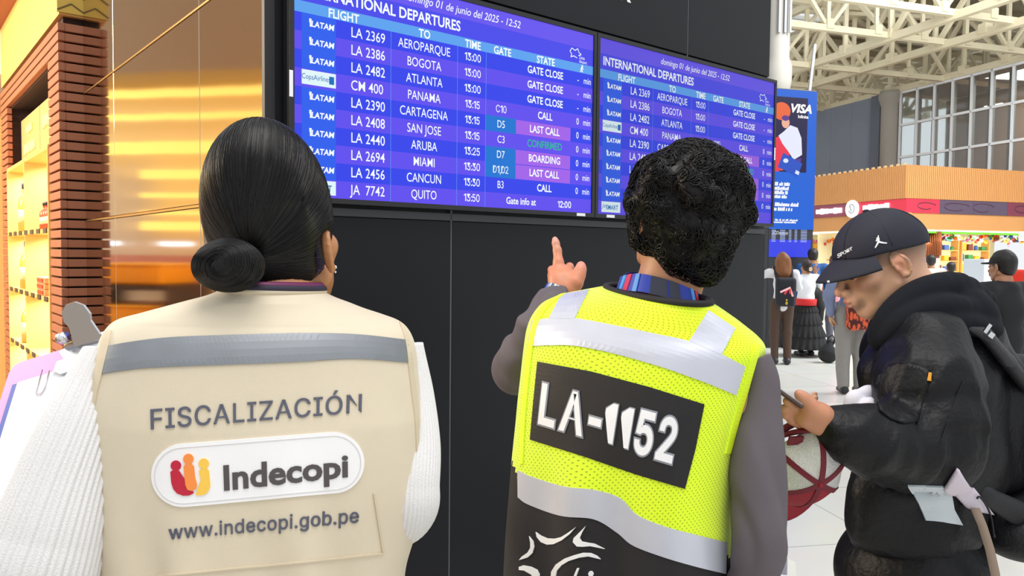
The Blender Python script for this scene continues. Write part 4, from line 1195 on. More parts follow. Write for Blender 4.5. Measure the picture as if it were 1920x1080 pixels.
# ================================================================== THE WOMAN IN THE BEIGE VEST
wm = thing('person', 'woman with a sleek black bun in a beige printed vest and ribbed white sweater', 'person', (-.34, 1.08, 0))
Lp = [(430, 546), (398, 556), (352, 566), (305, 577), (258, 589), (216, 601), (194, 622), (181, 655), (168, 700), (159, 745), (158, 800), (160, 850), (166, 920), (172, 1000), (180, 1080), (176, 1200), (168, 1330)]
Rp = [(588, 546), (612, 555), (645, 565), (680, 577), (715, 588), (746, 600), (764, 617), (775, 645), (781, 690), (787, 740), (792, 790), (793, 840), (787, 900), (768, 985), (752, 1070), (758, 1190), (764, 1310)]
WDL, WDR = .99, 1.145
fw = wob(.0042, 16, 3, (1, 1, .35))
def wdisp(X):
    lowf = sstep(1.30, 1.05, X[:, 2])
    x = X[:, 0]; 
    drape = .006 * np.sin(x * 55 + 3 * X[:, 2]) * lowf + .004 * np.sin(x * 95 + 11 * X[:, 2] + 1) * lowf ** 2
    return fw(X) * (.35 + .65 * lowf) + drape
V, Fc, UV, nn = torso_loft(Lp, Rp, WDL, WDR, ([0, .12, .32, .45, .6, 1], [.055, .075, .095, .118, .128, .13]), ([0, .35, .6, 1], [2.0, 2.25, 2.5, 2.4]), disp=wdisp, nz=150, n=220)
M_VEST = mat('beige_twill', '#d9ccb4', .78, noise=.03, nscale=30, bump=.10, bscale=900, sheen=.2)
vest = mesh_obj('vest', V, Fc, M_VEST, wm)
bw = bvh_of(vest)
out_d[0] = 1.0
M_REF = mat('grey_reflective_tape', '#83878d', .42, metal=.35, noise=.10, nscale=25)
M_NAVY = mat('slate_embroidery', '#5a5c6c', .6, bump=.3, bscale=700)
v, f = strip([(190.6, 651.5), (250, 641), (323, 633), (429, 629), (500, 627), (573, 625.5), (670, 628), (763, 638)], [(177.6, 703), (230, 695), (284, 689.5), (429, 683.5), (500, 681), (573, 677.5), (670, 673), (767, 680)], 50)
applique('reflective_band', v, f, bw, M_REF, vest, .0018, .0012, 14)
M_BIND = mat('beige_binding', '#d2c4aa', .8)
v, f = strip([(197, 622), (190, 650), (178, 700), (169, 740), (163, 790), (163, 840)], [(210, 620), (205, 650), (193, 700), (183, 740), (174, 790), (168, 840)], 30)
applique('armhole_binding', v, f, bw, M_BIND, vest, .002, .0015, 12)
v, f = strip([(756, 610), (768, 640), (774, 690), (780, 740), (784, 790), (784, 850)], [(748, 604), (759, 640), (765, 690), (771, 740), (777, 790), (780, 850)], 30)
applique('armhole_binding', v, f, bw, M_BIND, vest, .002, .0015, 12)
g, f = lay(bw, text_geo('FISCALIZACIÓN', bold=.006, space=1.06, grot=True), [(279, 768), (678, 739), (677, 773), (280, 805)])
applique('embroidered_word', g, f, bw, M_NAVY, vest, .0016, .001, 9)
g, f = lay(bw, text_geo('www.indecopi.gob.pe', bold=.008, space=1.03, grot=True), [(316, 986), (673, 953), (672, 979), (317, 1011)])
applique('embroidered_address', g, f, bw, M_NAVY, vest, .0016, .001, 9)
c1, c2 = np.array([344., 891]), np.array([625., 867]); ax = (c2 - c1) / np.linalg.norm(c2 - c1); an = np.array([-ax[1], ax[0]])
def stadium(r1, r2, n=26):
    o = [c1 + r1 * (-ax * math.sin(t) - an * math.cos(t)) for t in np.linspace(0, math.pi, n)] + [c2 + r2 * (ax * math.sin(t) + an * math.cos(t)) for t in np.linspace(0, math.pi, n)]
    return o
M_PW = mat('white_patch', '#f4f3f4', .65, bump=.06, bscale=800)
patch = applique('logo_patch', *poly_grid(stadium(59, 57)), bw, M_PW, vest, .0022, .0016, 12)
o1, o2 = stadium(53, 51), stadium(51.6, 49.6); m_ = len(o1)
applique('patch_stitching', np.array(o1 + o2), [[i, (i + 1) % m_, (i + 1) % m_ + m_, i + m_] for i in range(m_)], bw, mat('pale_stitch', '#d9d6d6', .7), patch, .0028, .0006, 12)
zz = lambda l: [(140 + x / 2.076, 560 + y / 2.076) for x, y in l]
def circ(x, y, r, n=18): return [(x + r * math.cos(t), y + r * math.sin(t)) for t in np.linspace(0, 2 * math.pi, n, endpoint=False)]
for nm, c, hd, body in (('red_figure', '#c01535', (397, 648, 20), [(376, 672), (388, 664), (404, 664), (414, 674), (417, 708), (424, 732), (438, 747), (466, 754), (448, 764), (425, 765), (402, 756), (388, 740), (380, 715)]),
                        ('yellow_figure', '#f8c84e', (504, 640, 20), [(486, 668), (494, 660), (512, 658), (523, 666), (527, 700), (529, 728), (520, 750), (504, 762), (480, 764), (472, 762), (486, 748), (492, 730), (492, 705)]),
                        ('orange_figure', '#f79040', (445, 622, 20), [(427, 650), (436, 641), (454, 641), (466, 649), (470, 690), (478, 722), (474, 738), (458, 746), (442, 742), (434, 724), (430, 690)])):
    q = zz(circ(*hd)) + zz(body); nh = 18
    applique(nm, np.array(q), [list(range(nh)), list(range(nh, len(q)))], bw, mat(nm, c, .6), patch, .0034 if nm != 'orange_figure' else .004, .0008, 9)
g, f = lay(bw, text_geo('Indecopi', bold=.028, space=1.0), [(415.5, 874), (651, 852), (651.5, 892), (417, 918)])
applique('logo_word', g, f, bw, mat('warm_dark_grey', '#514a4c', .6), patch, .0034, .0008, 9)
# hem yoke seam and pleat
for a, b in (([(296, 1079), (420, 1066), (560, 1053), (716, 1036)], [(296, 1082), (420, 1069), (560, 1056), (716, 1039)]), ([(699, 925), (706, 970), (712, 1010), (716, 1036)], [(703, 925), (710, 970), (716, 1010), (720, 1036)])):
    v, f = strip(a, b, 24); applique('seam', v, f, bw, M_BIND, vest, .0022, .0015, 14)
# collar stand and purple lanyard
ring = V[:nn]
v, f = tube_geo(ring[::3], .004, 8, close=True); mesh_obj('collar', v, f, M_BIND, wm)
ring2 = (ring - ring.mean(0)) * .93 + ring.mean(0) + [0, 0, .008]
v, f = tube_geo(ring2[::3], .0055, 8, close=True); mesh_obj('lanyard', v, f, mat('purple_lanyard', '#6b1f52', .5), wm)
ring3 = (ring - ring.mean(0)) * .97 + ring.mean(0) + [0, 0, .004]
v, f = tube_geo(ring3[::3], .006, 8, close=True); mesh_obj('sweater_collar', v, f, mat('navy_collar', '#2a2438', .7), wm)

# sweater: ribbed sleeves
M_KNIT = mat('white_rib_knit', '#e2e0e0', .85, bump=.25, bscale=500, sheen=.3)
pl = [P(212, 668, 1.0), P(192, 720, .985), P(164, 800, .965), P(126, 900, .945), P(92, 1000, .93), P(66, 1090, .925), P(80, 1150, .97), P(130, 1100, 1.08), P(168, 1010, 1.19)]
rl = [.030, .035, .045, .053, .061, .066, .060, .048, .034]
vl, fl = sleeve(pl, rl, 240, 110, ribs=52, amp=.0042, disp=wob(.003, 22, 8))
pr = [P(748, 650, 1.14), P(762, 740, 1.13), P(766, 830, 1.11), P(762, 905, 1.09), P(757, 945, 1.10), P(735, 960, 1.18), P(690, 940, 1.30), P(640, 915, 1.40)]
rr_ = [.036, .040, .042, .043, .046, .046, .042, .034]
vr, fr = sleeve(pr, rr_, 240, 100, ribs=48, amp=.0016, disp=wob(.0025, 25, 9))
# torso part of the sweater under the vest
Lq = [(x + 14, y + 6) for x, y in Lp]; Rq = [(x - 14, y + 6) for x, y in Rp]
V3, F3, _, _ = torso_loft(Lq, Rq, WDL, WDR, ([0, .12, .32, .45, .6, 1], [.04, .06, .08, .1, .108, .11]), ([0, 1], [2.1, 2.2]), nz=30, n=48)
joined('sweater', [(V3, F3), (vl, fl), (vr, fr)], M_KNIT, wm)

# head, neck, hidden body, hands: one skin mesh
HD = 1.10
Fh = Frame((0, 0, 0), yaw=math.radians(14), pitch=math.radians(20), scale=.95)
Fh.o = P(606, 470, HD) - Fh.R @ (Fh.k * np.array([.082, -.014, -.004]))
nb = P(512, 585, 1.08)
wrL, wrR = np.array(pl[-1]), np.array(pr[-1])
hb = blob_geo(head_prims(Fh, nb, neck_r=.056, jaw=1.12, ear_s=.9, ear_x=.087), .0026, it=1)
core = limb([nb, P(480, 700, 1.07), P(470, 900, 1.06), P(470, 1150, 1.06)], [.07, .085, .085, .09], .04) + limb([P(480, 630, 1.07), P(255, 665, 1.0), pl[3], pl[5]], [.06, .035, .03, .028]) + limb([pl[5], pl[6], wrL], [.028, .026, .022]) \
     + limb([P(480, 630, 1.07), P(715, 650, 1.135), pr[3]], [.06, .035, .03]) + limb([pr[3], pr[5], wrR], [.03, .027, .022])
Fp = Frame(P(465, 1240, 1.065), yaw=math.radians(20)); lg = legs(Fp, 0)
for j in lg: core += limb(j, [.07, .05, .04])
cb = blob_geo(core, .012, it=2)
hl = blob_geo(hand_prims(wrL, np.array([.05, .55, .5]), np.array([-.6, .3, -.4]), -1, (.7, .7, .7, .7)), .0032, it=1)
hr = blob_geo(hand_prims(wrR, np.array([-.7, .6, .25]), np.array([.3, -.2, -.9]), 1, (.5, .5, .5, .5)), .0032, it=1)
body = joined('body', [hb, cb, hl, hr], M_SKIN, wm)
Xv = np.array([q.co[:] for q in body.data.vertices]); Xl = Fh.inv(Xv)
tone = np.tile(L3('#c58a5e'), (len(Xv), 1))
lip = np.exp(-(((Xl[:, 0]) / .02) ** 2 + ((Xl[:, 1] - .112) / .012) ** 2 + ((Xl[:, 2] + .067) / .011) ** 2)); tone = tone * (1 - lip[:, None]) + L3('#a0494a') * lip[:, None]
brow = np.exp(-(((np.abs(Xl[:, 0]) - .032) / .018) ** 2 + ((Xl[:, 1] - .093) / .015) ** 2 + ((Xl[:, 2] - .026) / .005) ** 2)); tone = tone * (1 - brow[:, None]) + L3('#1c1412') * brow[:, None]
ear = np.exp(-(((Xl[:, 0] - .083) / .008) ** 2 + ((Xl[:, 1] + .014) / .022) ** 2 + ((Xl[:, 2]) / .035) ** 2)); tone = tone * (1 - .5 * ear[:, None]) + L3('#dc8e5c') * .5 * ear[:, None]
set_tone(body, tone)
mb = MB(); mb.sphere(Fh(.096, -.012, -.031), .0028, 6); mb.sphere(Fh(.096, -.014, -.038), .0018, 6); mb.build('earring', mat('silver_stud', '#e6e8ee', .15, metal=1), wm, True)
for s in (-1, 1):
    mb = MB(); mb.sphere(Fh(s * .0315, .0872, .003), .0118 * Fh.k, 10); mb.build('eye', mat('eye_dark', '#2a1c16', .1), wm, True)

# sleek hair gathered into a low bun
hp = [ell(Fh(.009, -.022, .058), np.array([.087, .106, .139]) * Fh.k, Fh.R, 0), ell(Fh(-.004, -.05, -.02), np.array([.076, .072, .07]) * Fh.k, Fh.R, .03),
      cap(Fh(.0, -.072, -.065), Fh(.012, -.052, -.104), .045, .030, .03)]
cutn = Fh.R @ np.array([0, .75, -.66])
hp += [half(Fh(0, .055, .018), cutn, .006), ell(Fh(.096, -.004, -.006), np.array([.026, .040, .040]) * Fh.k, Fh.R, .01, '-'), ell(Fh(-.090, .004, -.006), np.array([.022, .03, .036]) * Fh.k, Fh.R, .01, '-'),
       ell(Fh(.088, -.035, -.085), np.array([.04, .05, .045]), Fh.R, .015, '-'), ell(Fh(-.088, -.035, -.085), np.array([.04, .05, .045]), Fh.R, .015, '-')]
hf = sdf(hp)
hair = blob('hair', hp, .004, M_HAIR, wm, it=2)
bun_c = P(428, 497, .965)
bx = CR; by = CU; bz = -CF
coil = []
for t in np.linspace(0, 2 * math.pi, 17): coil.append(bun_c + bx * .0235 * math.cos(t) + by * .0095 * math.sin(t) + bz * .004 * math.sin(2 * t))
bp_ = chain(coil, .0185, .006) + [ell(bun_c - bz * .012, (.034, .03, .025), None, .01), cap(bun_c - bz * .03, bun_c, .03, .026, .02)]
bf = sdf(bp_)
blob('hair_bun', bp_, .003, M_HAIR, hair, it=1)
# strands following the comb direction
g = np.random.default_rng(2); tgt = bun_c - bz * .03 + bx * .012
dirs = g.normal(size=(9000, 3)); dirs /= np.linalg.norm(dirs, axis=1)[:, None]
X = Fh(0, -.02, .04) + dirs * .15
for _ in range(24): X = X - grad(hf, X) * hf(X)[:, None] * .8
ok = (np.abs(hf(X)) < .002) & (_len(X - tgt) > .035); X = X[ok][:3200]
def stepW(X, i):
    gr = grad(hf, X); d = tgt - X; d -= gr * (d * gr).sum(1, keepdims=True); dl = np.linalg.norm(d, axis=1, keepdims=True); d /= dl + 1e-9
    X2 = X + d * np.minimum(.009, .35 * dl); gr = grad(hf, X2)
    return X2 - gr * (hf(X2) - .0004)[:, None]
o = strands('hair_strands', X + 0, stepW, 9, M_HAIRS, hair, .00055); o['kind'] = 'stuff'
dirs = g.normal(size=(900, 3)); dirs /= np.linalg.norm(dirs, axis=1)[:, None]; X = bun_c + dirs * .06
for _ in range(20): X = X - grad(bf, X) * bf(X)[:, None] * .8
def stepB(X, i):
    gr = grad(bf, X); rel = X - bun_c; d = np.cross(bz, rel); d -= gr * (d * gr).sum(1, keepdims=True); d /= np.linalg.norm(d, axis=1, keepdims=True) + 1e-9
    X2 = X + d * .006; gr = grad(bf, X2); return X2 - gr * (bf(X2) - .0004)[:, None]
o = strands('hair_strands', X, stepB, 8, M_HAIRS, hair, .0006); o['kind'] = 'stuff'
# trousers and shoes below the frame
tp_ = []
for j in lg: tp_ += limb(j[:2] + [np.array([j[2][0], j[2][1], .1])], [.092, .075, .062], .04)
tp_ += [ell(P(465, 1230, 1.065), (.165, .11, .13), Fp.R, .05)]
blob('trousers', tp_, .012, mat('navy_trousers', '#23263a', .8), wm, it=2)
for j in lg: blob('shoe', shoe_prims(j[2], Fp.R[:, 1]), .007, mat('black_shoe', '#1a1a1c', .4), wm, it=1)

# clipboard with papers, tilted up in front of her left arm
cbR = thing('clipboard', 'pink clipboard with a metal clip, papers and a blue folder held by the woman', 'clipboard', P(110, 740, 1.2))
TL, TRr, BLl = P(28, 690, 1.24), P(205, 636, 1.20), P(92, 838, 1.12)
ex_ = (TRr - TL); wd = .225; ex_ = ex_ / np.linalg.norm(ex_); ey_ = BLl - TL; ey_ = ey_ - ex_ * (ey_ @ ex_); ey_ /= np.linalg.norm(ey_); ez_ = np.cross(ey_, ex_)
if ez_ @ CF > 0: ez_ = -ez_
RC = np.stack([ex_, ey_, ez_], 1)
def CP(x, y, z): return TL + ex_ * x + ey_ * y + ez_ * z
def rrect(x0, x1, y0, y1, r, n=5):
    o = []
    for cx, cy, a in ((x1 - r, y1 - r, 0), (x0 + r, y1 - r, 1), (x0 + r, y0 + r, 2), (x1 - r, y0 + r, 3)):
        for k in range(n + 1): t = (a + k / n) * math.pi / 2; o.append((cx + r * math.cos(t), cy + r * math.sin(t)))
    return o
mb = MB(); mb.prism(rrect(-.006, .225, -.006, .31, .018), TL, ex_, ey_, ez_, .003); mb.build('board', mat('pink_plastic', '#f29ad0', .35), cbR)
mb = MB(); mb.box(CP(.115, .17, .006), (.196, .262, .005), RC); mb.build('blue_folder', mat('blue_folder', '#3c55b0', .5), cbR)
for k in range(5):
    mb = MB(); mb.box(CP(.1195 + .0012 * k, .165 + .001 * k, .0095 + .0016 * k), (.182 - .003 * k, .25, .0012), RC); mb.build('paper_sheet', mat('white_paper', '#eef0f8', .7), cbR)
mb = MB(); pts = [CP(x, y, .019) for x, y in ((.085, .036), (.085, .075), (.089, .080), (.096, .080), (.1, .075), (.1, .042))]; mb.tube(pts, .0009, 6); mb.build('paper_clip', mat('clip_wire', '#cfc0c4', .25, metal=1), cbR, True)
M_CHR = mat('chrome_clip', '#dcdee4', .25, metal=1.0)
mb = MB()
mb.prism([(.110, .012), (.128, .004), (.19, .004), (.205, .016), (.19, .034), (.128, .034)], CP(0, 0, .014), ex_, ey_, ez_, .006)
mb.prism([(.112, .030), (.195, .028), (.2, .048), (.18, .056), (.125, .056), (.110, .046)], CP(0, 0, .017), ex_, ey_, ez_, .004)
mb.build('clip_jaw', M_CHR, cbR)
lv = thing('x', None, None) if False else None
mb = MB()
a0 = CP(.170, .012, .022); lvz = (ez_ * .75 - ey_ * .66); lvz /= np.linalg.norm(lvz); lvn = np.cross(ex_, lvz)
mb.prism([(-.026, 0), (.026, 0), (.022, .02), (.020, .030), (.024, .040), (.020, .055), (.008, .064), (-.008, .064), (-.020, .055), (-.024, .040), (-.020, .030), (-.022, .02)], a0, ex_, lvz, lvn, .004)
mb.build('clip_lever', M_CHR, cbR)
mb = MB(); mb.lathe([(.001, 0), (.005, 0), (.005, .002), (.001, .002)], a0 + lvz * .05 - lvn * .002, 14, -lvn); mb.build('lever_hole', mat('hole_dark', '#3a3434', .6), cbR, True)
mb = MB(); mb.tube([CP(.125, .008, .022), CP(.205, .008, .022)], .0055, 10); mb.lathe([(.009, -.006), (.009, .006)], CP(.130, .002, .036), 14, ex_); mb.build('clip_spring', M_CHR, cbR, True)
# ================================================================== THE POINTING MAN IN THE YELLOW VEST
mn = thing('person', 'curly-haired man in a yellow mesh vest pointing up at the screens', 'person', (.28, 1.42, 0))
Lp = [(1152, 534), (1128, 538), (1100, 543), (1072, 548), (1048, 555), (1026, 567), (1010, 588), (1003, 612), (1000, 650), (998, 700), (994, 770), (990, 850), (990, 935), (986, 1010), (982, 1090), (975, 1200), (968, 1330)]
Rp = [(1318, 570), (1334, 580), (1352, 591), (1372, 603), (1392, 617), (1412, 632), (1426, 648), (1428, 664), (1418, 690), (1404, 735), (1388, 790), (1370, 860), (1357, 950), (1358, 1030), (1362, 1110), (1372, 1240), (1384, 1390)]
MDL, MDR = 1.54, 1.26
fm = wob(.0045, 15, 12, (1, 1, .5))
def mdisp(X):
    lo = sstep(1.25, 1.0, X[:, 2]); q = X @ np.array([.8, -.6, 0])
    return fm(X) * (.4 + .8 * lo) + .009 * np.sin(q * 38 + 2.2) * lo
V, Fc, UV, nn = torso_loft(Lp, Rp, MDL, MDR, ([0, .12, .3, .45, .6, 1], [.06, .08, .10, .122, .128, .13]), ([0, .35, .6, 1], [2.0, 2.2, 2.5, 2.4]), disp=mdisp, nz=150, n=220)
def neon():
    m = mat('neon_mesh_fabric', '#dcfa14', .7, sheen=.3)
    nt = m.node_tree; N = nt.nodes; L = nt.links; b = N['Principled BSDF']
    uv = N.new('ShaderNodeUVMap'); uv.uv_map = 'cloth'
    mp = N.new('ShaderNodeMapping'); mp.inputs['Rotation'].default_value = (0, 0, .785); mp.inputs['Scale'].default_value = (150, 150, 1)
    vo = N.new('ShaderNodeTexVoronoi'); vo.voronoi_dimensions = '2D'; vo.inputs['Scale'].default_value = 1; vo.inputs['Randomness'].default_value = .08
    L.new(uv.outputs[0], mp.inputs[0]); L.new(mp.outputs[0], vo.inputs['Vector'])
    cr = N.new('ShaderNodeValToRGB'); cr.color_ramp.elements[0].position = .13; cr.color_ramp.elements[1].position = .24
    cr.color_ramp.elements[0].color = lin('#93a80a'); cr.color_ramp.elements[1].color = lin('#dffb18')
    L.new(vo.outputs['Distance'], cr.inputs['Fac']); L.new(cr.outputs['Color'], b.inputs['Base Color'])
    return m
M_NEON = neon()
M_NPL = mat('neon_binding', '#e2fc2a', .65)
M_VBLK = mat('black_vest_fabric', '#1b181c', .75, bump=.15, bscale=600)
HT = [(960, 872), (972, 905), (998, 920), (1059, 940), (1114, 946), (1160, 965), (1190, 993), (1242, 1014), (1300, 1031), (1360, 1046), (1380, 1052)]
def px_of(X):
    q = X - CC; d = q @ CF; return 960 + FPX * (q @ CR) / d, 540 - FPX * (q @ CU) / d
cx, cy = px_of(V)
up_m = cy < np.interp(cx, [p[0] for p in HT], [p[1] for p in HT])
fa = np.array(Fc); um = up_m[fa].all(1)
def sub_mesh(name, mask, m, parent):
    f = fa[mask]; used = np.unique(f); mp = np.full(len(V), -1); mp[used] = np.arange(len(used))
    o = mesh_obj(name, V[used], mp[f], m, parent); set_uv(o, UV[used], nn); return o
vest = sub_mesh('vest', um, M_NEON, mn)
lower = sub_mesh('vest_skirt', ~um, M_VBLK, mn)
bm_ = bvh_of(vest, lower); out_d[0] = 1.4
M_SIL = mat('silver_reflective_tape', '#c6c9d6', .38, metal=.25, noise=.06, nscale=20)
zz = lambda l: [(900 + x / 1.636, 420 + y / 1.636) for x, y in l]
for nm, t, b in (('upper_reflective_band', [(160, 298), (215, 291), (290, 290), (430, 315), (540, 338), (640, 360), (740, 400), (812, 437)], [(147, 376), (220, 372), (300, 375), (420, 400), (560, 440), (640, 468), (700, 490), (784, 525)]),
                 ('hem_reflective_band', [(117, 755), (160, 775), (260, 805), (350, 815), (430, 840), (480, 890), (560, 925), (650, 950), (755, 976)], [(118, 838), (150, 860), (250, 895), (350, 905), (420, 945), (470, 985), (560, 1020), (660, 1050), (752, 1073)])):
    v, f = strip(zz(t), zz(b), 50); applique(nm, v, f, bm_, M_SIL, vest, .002, .0012, 14)
for nm, t, b in (('left_shoulder_tape', [(250, 218), (335, 203)], [(213, 292), (291, 292)]), ('right_shoulder_tape', [(700, 266), (782, 322)], [(642, 361), (741, 402)])):
    v, f = strip(zz(t), zz(b), 12); applique(nm.split('_', 1)[1], v, f, bm_, M_SIL, vest, .0022, .0012, 14)
panel = applique('number_panel', *poly_grid(zz([(178, 422), (340, 452), (520, 500), (688, 553), (660, 690), (628, 812), (480, 768), (320, 713), (155, 661), (166, 540)])), bm_, mat('black_panel_fabric', '#141114', .6, bump=.1, bscale=700), vest, .002, .0012, 14)
qd = [(1020, 721), (1274, 790), (1260, 866), (1012, 791)]
for nm, bo, m, off in (('number_outline', .030, mat('silver_stitch', '#8f929c', .5), .0034), ('number_lettering', .0, mat('white_embroidery', '#f3f3f6', .6, bump=.2, bscale=900), .0042)):
    w0 = compose('LA-1152', .022, .2)[0][:, 0].max(); g, f = compose('LA-1152', .022, .2, bo)
    applique(nm, quadmap(np.stack([g[:, 0] / w0, 1 - g[:, 1]], 1), qd), f, bm_, m, panel, off, .001, 9)
# sun emblem on the black skirt of the vest
z6 = lambda l: [(960 + x / 6, 900 + y / 6) for x, y in l]
M_WP = mat('white_print', '#f2f2f4', .6)
for poly in ([(272, 583), (285, 640), (330, 695), (400, 725), (470, 722), (560, 680), (650, 610), (722, 528), (640, 590), (560, 640), (480, 660), (400, 655), (330, 625)],
             [(832, 515), (790, 590), (765, 650), (790, 690), (860, 705), (930, 715), (1045, 772), (960, 755), (880, 740), (800, 748), (735, 745), (690, 695), (700, 650), (760, 590)],
             [(198, 630), (245, 690), (255, 750), (235, 820), (180, 870), (84, 900), (115, 860), (180, 815), (212, 760), (212, 700)],
             [(1000, 888), (930, 850), (860, 855), (760, 870), (640, 910), (560, 960), (510, 1020), (490, 1120), (490, 1300), (445, 1300), (445, 1100), (450, 1030), (500, 950), (600, 880), (700, 845), (800, 818), (890, 820), (960, 850)],
             [(84, 975), (130, 958), (220, 975), (290, 1010), (315, 1060), (315, 1100), (245, 1100), (220, 1060), (140, 1015), (84, 1010)],
             [(735, 990), (760, 990), (690, 1180), (660, 1180)], circ(890, 1052, 30), [(860, 1110), (895, 1110), (850, 1250), (815, 1250)]):
    applique('emblem_stroke', *poly_grid(z6(poly)), bm_, M_WP, lower, .002, .0008, 9)
for t, b in (([(1052, 553), (1026, 568), (1004, 596), (993, 640), (987, 690), (981, 750), (978, 800), (975, 870)], [(1062, 551), (1037, 568), (1014, 598), (1002, 640), (995, 690), (989, 750), (985, 800), (981, 870)]),
             ([(1424, 650), (1414, 686), (1400, 735), (1384, 790), (1368, 850)], [(1412, 646), (1404, 683), (1390, 732), (1374, 788), (1359, 850)])):
    v, f = strip(t, b, 30); applique('armhole_binding', v, f, bm_, M_NPL, vest, .0026, .0018, 12)
# collar trim and lanyard
v, f = tube_geo(V[:nn][::3], .006, 8, close=True); mesh_obj('collar_trim', v, f, M_VBLK, mn)
lan_pts = [P(x, y, d) for x, y, d in ((1160, 534, 1.45), (1192, 529, 1.375), (1236, 537, 1.345), (1280, 551, 1.33), (1310, 564, 1.35), (1302, 556, 1.43), (1245, 535, 1.47), (1185, 525, 1.49))]
ln = spline(np.array(lan_pts + lan_pts[:1]), 97)[:-1]; cl = ln.mean(0)
def lan_seg(i0, i1, m, name, w=.0165, o=0.0):
    mbv = []; ff = []
    for i in range(i0, i1 + 1):
        p = ln[i % 96]; d = p - cl; d[2] = 0; d /= np.linalg.norm(d); up_ = UP * .93 - d * .3
        mbv += [p - up_ * w + d * o, p + up_ * w + d * o, p + up_ * w + d * (o + .002), p - up_ * w + d * (o + .002)]
    for k in range(i1 - i0):
        b = 4 * k
        for j in range(4): ff.append([b + j, b + (j + 1) % 4, b + 4 + (j + 1) % 4, b + 4 + j])
    ff += [[0, 1, 2, 3], [4 * (i1 - i0) + j for j in (3, 2, 1, 0)]]
    return mesh_obj(name, mbv, ff, m, mn, False)
lan = lan_seg(0, 96, mat('royal_blue_lanyard', '#2b43b4', .55), 'lanyard')
for a, b, c, nm in ((6, 9, '#d0305a', 'red'), (12, 14, '#3a8ae0', 'sky'), (20, 28, '#2e3346', 'graphite'), (29, 34, '#2e3346', 'graphite'), (41, 43, '#52a8f0', 'sky2'), (44, 46, '#e02c3c', 'red2'), (3, 5, '#52a8f0', 'sky2')):
    put(lan_seg(a, b, mat('lanyard_' + nm, c, .5), 'lanyard_stripe', .0168, .002), lan)

# grey jacket: both sleeves and the part under the vest
M_GJK = mat('charcoal_grey_cotton', '#5d565c', .8, bump=.12, bscale=500, noise=.04, nscale=6)
pR = [P(1415, 672, 1.275), P(1430, 720, 1.27), P(1429, 780, 1.265), P(1424, 850, 1.255), P(1425, 930, 1.25), P(1425, 1010, 1.24), P(1408, 1090, 1.25), P(1385, 1190, 1.28), P(1350, 1330, 1.33)]
rR = [.026, .032, .038, .043, .047, .048, .044, .042, .036]
def rw(X): return wob(.0055, 17, 21, (1, 1, .7))(X) - .006 * np.abs(np.sin(wob(1.0, 12, 25)(X) * 3.5)) ** 8 + wob(.0015, 50, 22)(X)
vR, fR = sleeve(pR, rR, 100, 110, disp=rw)
pL = [P(1040, 585, 1.53), P(1006, 625, 1.56), P(978, 672, 1.60), P(967, 694, 1.655), P(982, 668, 1.71), P(1005, 622, 1.765), P(1030, 578, 1.81), P(1043, 556, 1.835)]
rL = [.045, .045, .043, .043, .043, .042, .037, .031]
sl_prims = limb(pL, rL, .03)
vL, fL = blob_geo(sl_prims, .005, disp=lambda X: wob(.004, 24, 5)(X) - .005 * np.abs(np.sin(wob(1.0, 14, 26)(X) * 3.5)) ** 8, it=2)
V3, F3, _, _ = torso_loft([(x + 12, y + 6) for x, y in Lp], [(x - 12, y + 6) for x, y in Rp], MDL, MDR, ([0, .12, .3, .45, .6, 1], [.045, .065, .085, .104, .11, .11]), ([0, 1], [2.1, 2.2]), nz=30, n=48)
joined('jacket', [(V3, F3), (vR, fR), (vL, fL)], M_GJK, mn)

# head, neck, pointing hand, hidden body
HDm = 1.40
Fh = Frame(P(1274, 402, HDm), yaw=math.radians(-20), pitch=math.radians(14), scale=.96)
nb = P(1237, 585, 1.42)
hb = blob_geo(head_prims(Fh, nb, neck_r=.058), .003, it=1)
c0 = lambda x, y, d: P(x, y, d)
core = limb([nb, P(1225, 700, 1.40), P(1200, 900, 1.40), P(1180, 1180, 1.40)], [.07, .09, .09, .09], .04) + limb([P(1230, 630, 1.40), P(1385, 675, 1.30), pR[3], pR[5]], [.06, .03, .03, .03]) + limb([pR[5], pR[7], pR[8]], [.03, .028, .024]) \
     + limb([P(1225, 630, 1.42), P(1060, 620, 1.53), pL[3], pL[7]], [.06, .03, .03, .024])
Fp = Frame(P(1170, 1215, 1.41), yaw=math.radians(-38)); lgm = legs(Fp, 0)
for j in lgm: core += limb(j, [.07, .05, .04])
cb = blob_geo(core, .012, it=2)
# pointing left hand: index extended, the other fingers folded, thumb up on the right
H = lambda x, y, d: P(x, y, d)
hp_ = [cap(H(1044, 556, 1.835), H(1052, 540, 1.845), .025, .028, .01, sq=(CF, .75))]
hp_ += limb([H(1050, 542, 1.85), H(1046, 524, 1.86), H(1043, 506, 1.875)], [.022, .021, .014], .014) + limb([H(1064, 542, 1.85), H(1064, 524, 1.86), H(1062, 508, 1.87)], [.024, .021, .014], .014)
hp_ += limb([H(1049, 508, 1.872), H(1047, 492, 1.88), H(1045, 470, 1.892), H(1042, 456, 1.90), H(1040.5, 449, 1.904)], [.0145, .0125, .0102, .0088, .0072], .006)
hp_ += limb([H(1063, 507, 1.87), H(1068, 500, 1.89), H(1071, 506, 1.91), H(1068, 514, 1.90)], [.011, .0095, .009, .008], .005)
hp_ += limb([H(1037, 512, 1.87), H(1035, 506, 1.895), H(1038, 512, 1.915), H(1042, 518, 1.90)], [.0115, .0098, .009, .008], .005)
hp_ += limb([H(1036, 522, 1.868), H(1034, 517, 1.892), H(1037, 522, 1.91), H(1042, 526, 1.895)], [.011, .0092, .0085, .0078], .005)
hp_ += limb([H(1070, 545, 1.84), H(1079, 530, 1.84), H(1086, 516, 1.845), H(1089, 504, 1.85), H(1089.5, 497, 1.852)], [.019, .017, .0135, .0118, .009], .010)
hp_ += [ell(H(1062, 530, 1.858), (.030, .018, .026), None, .012)]
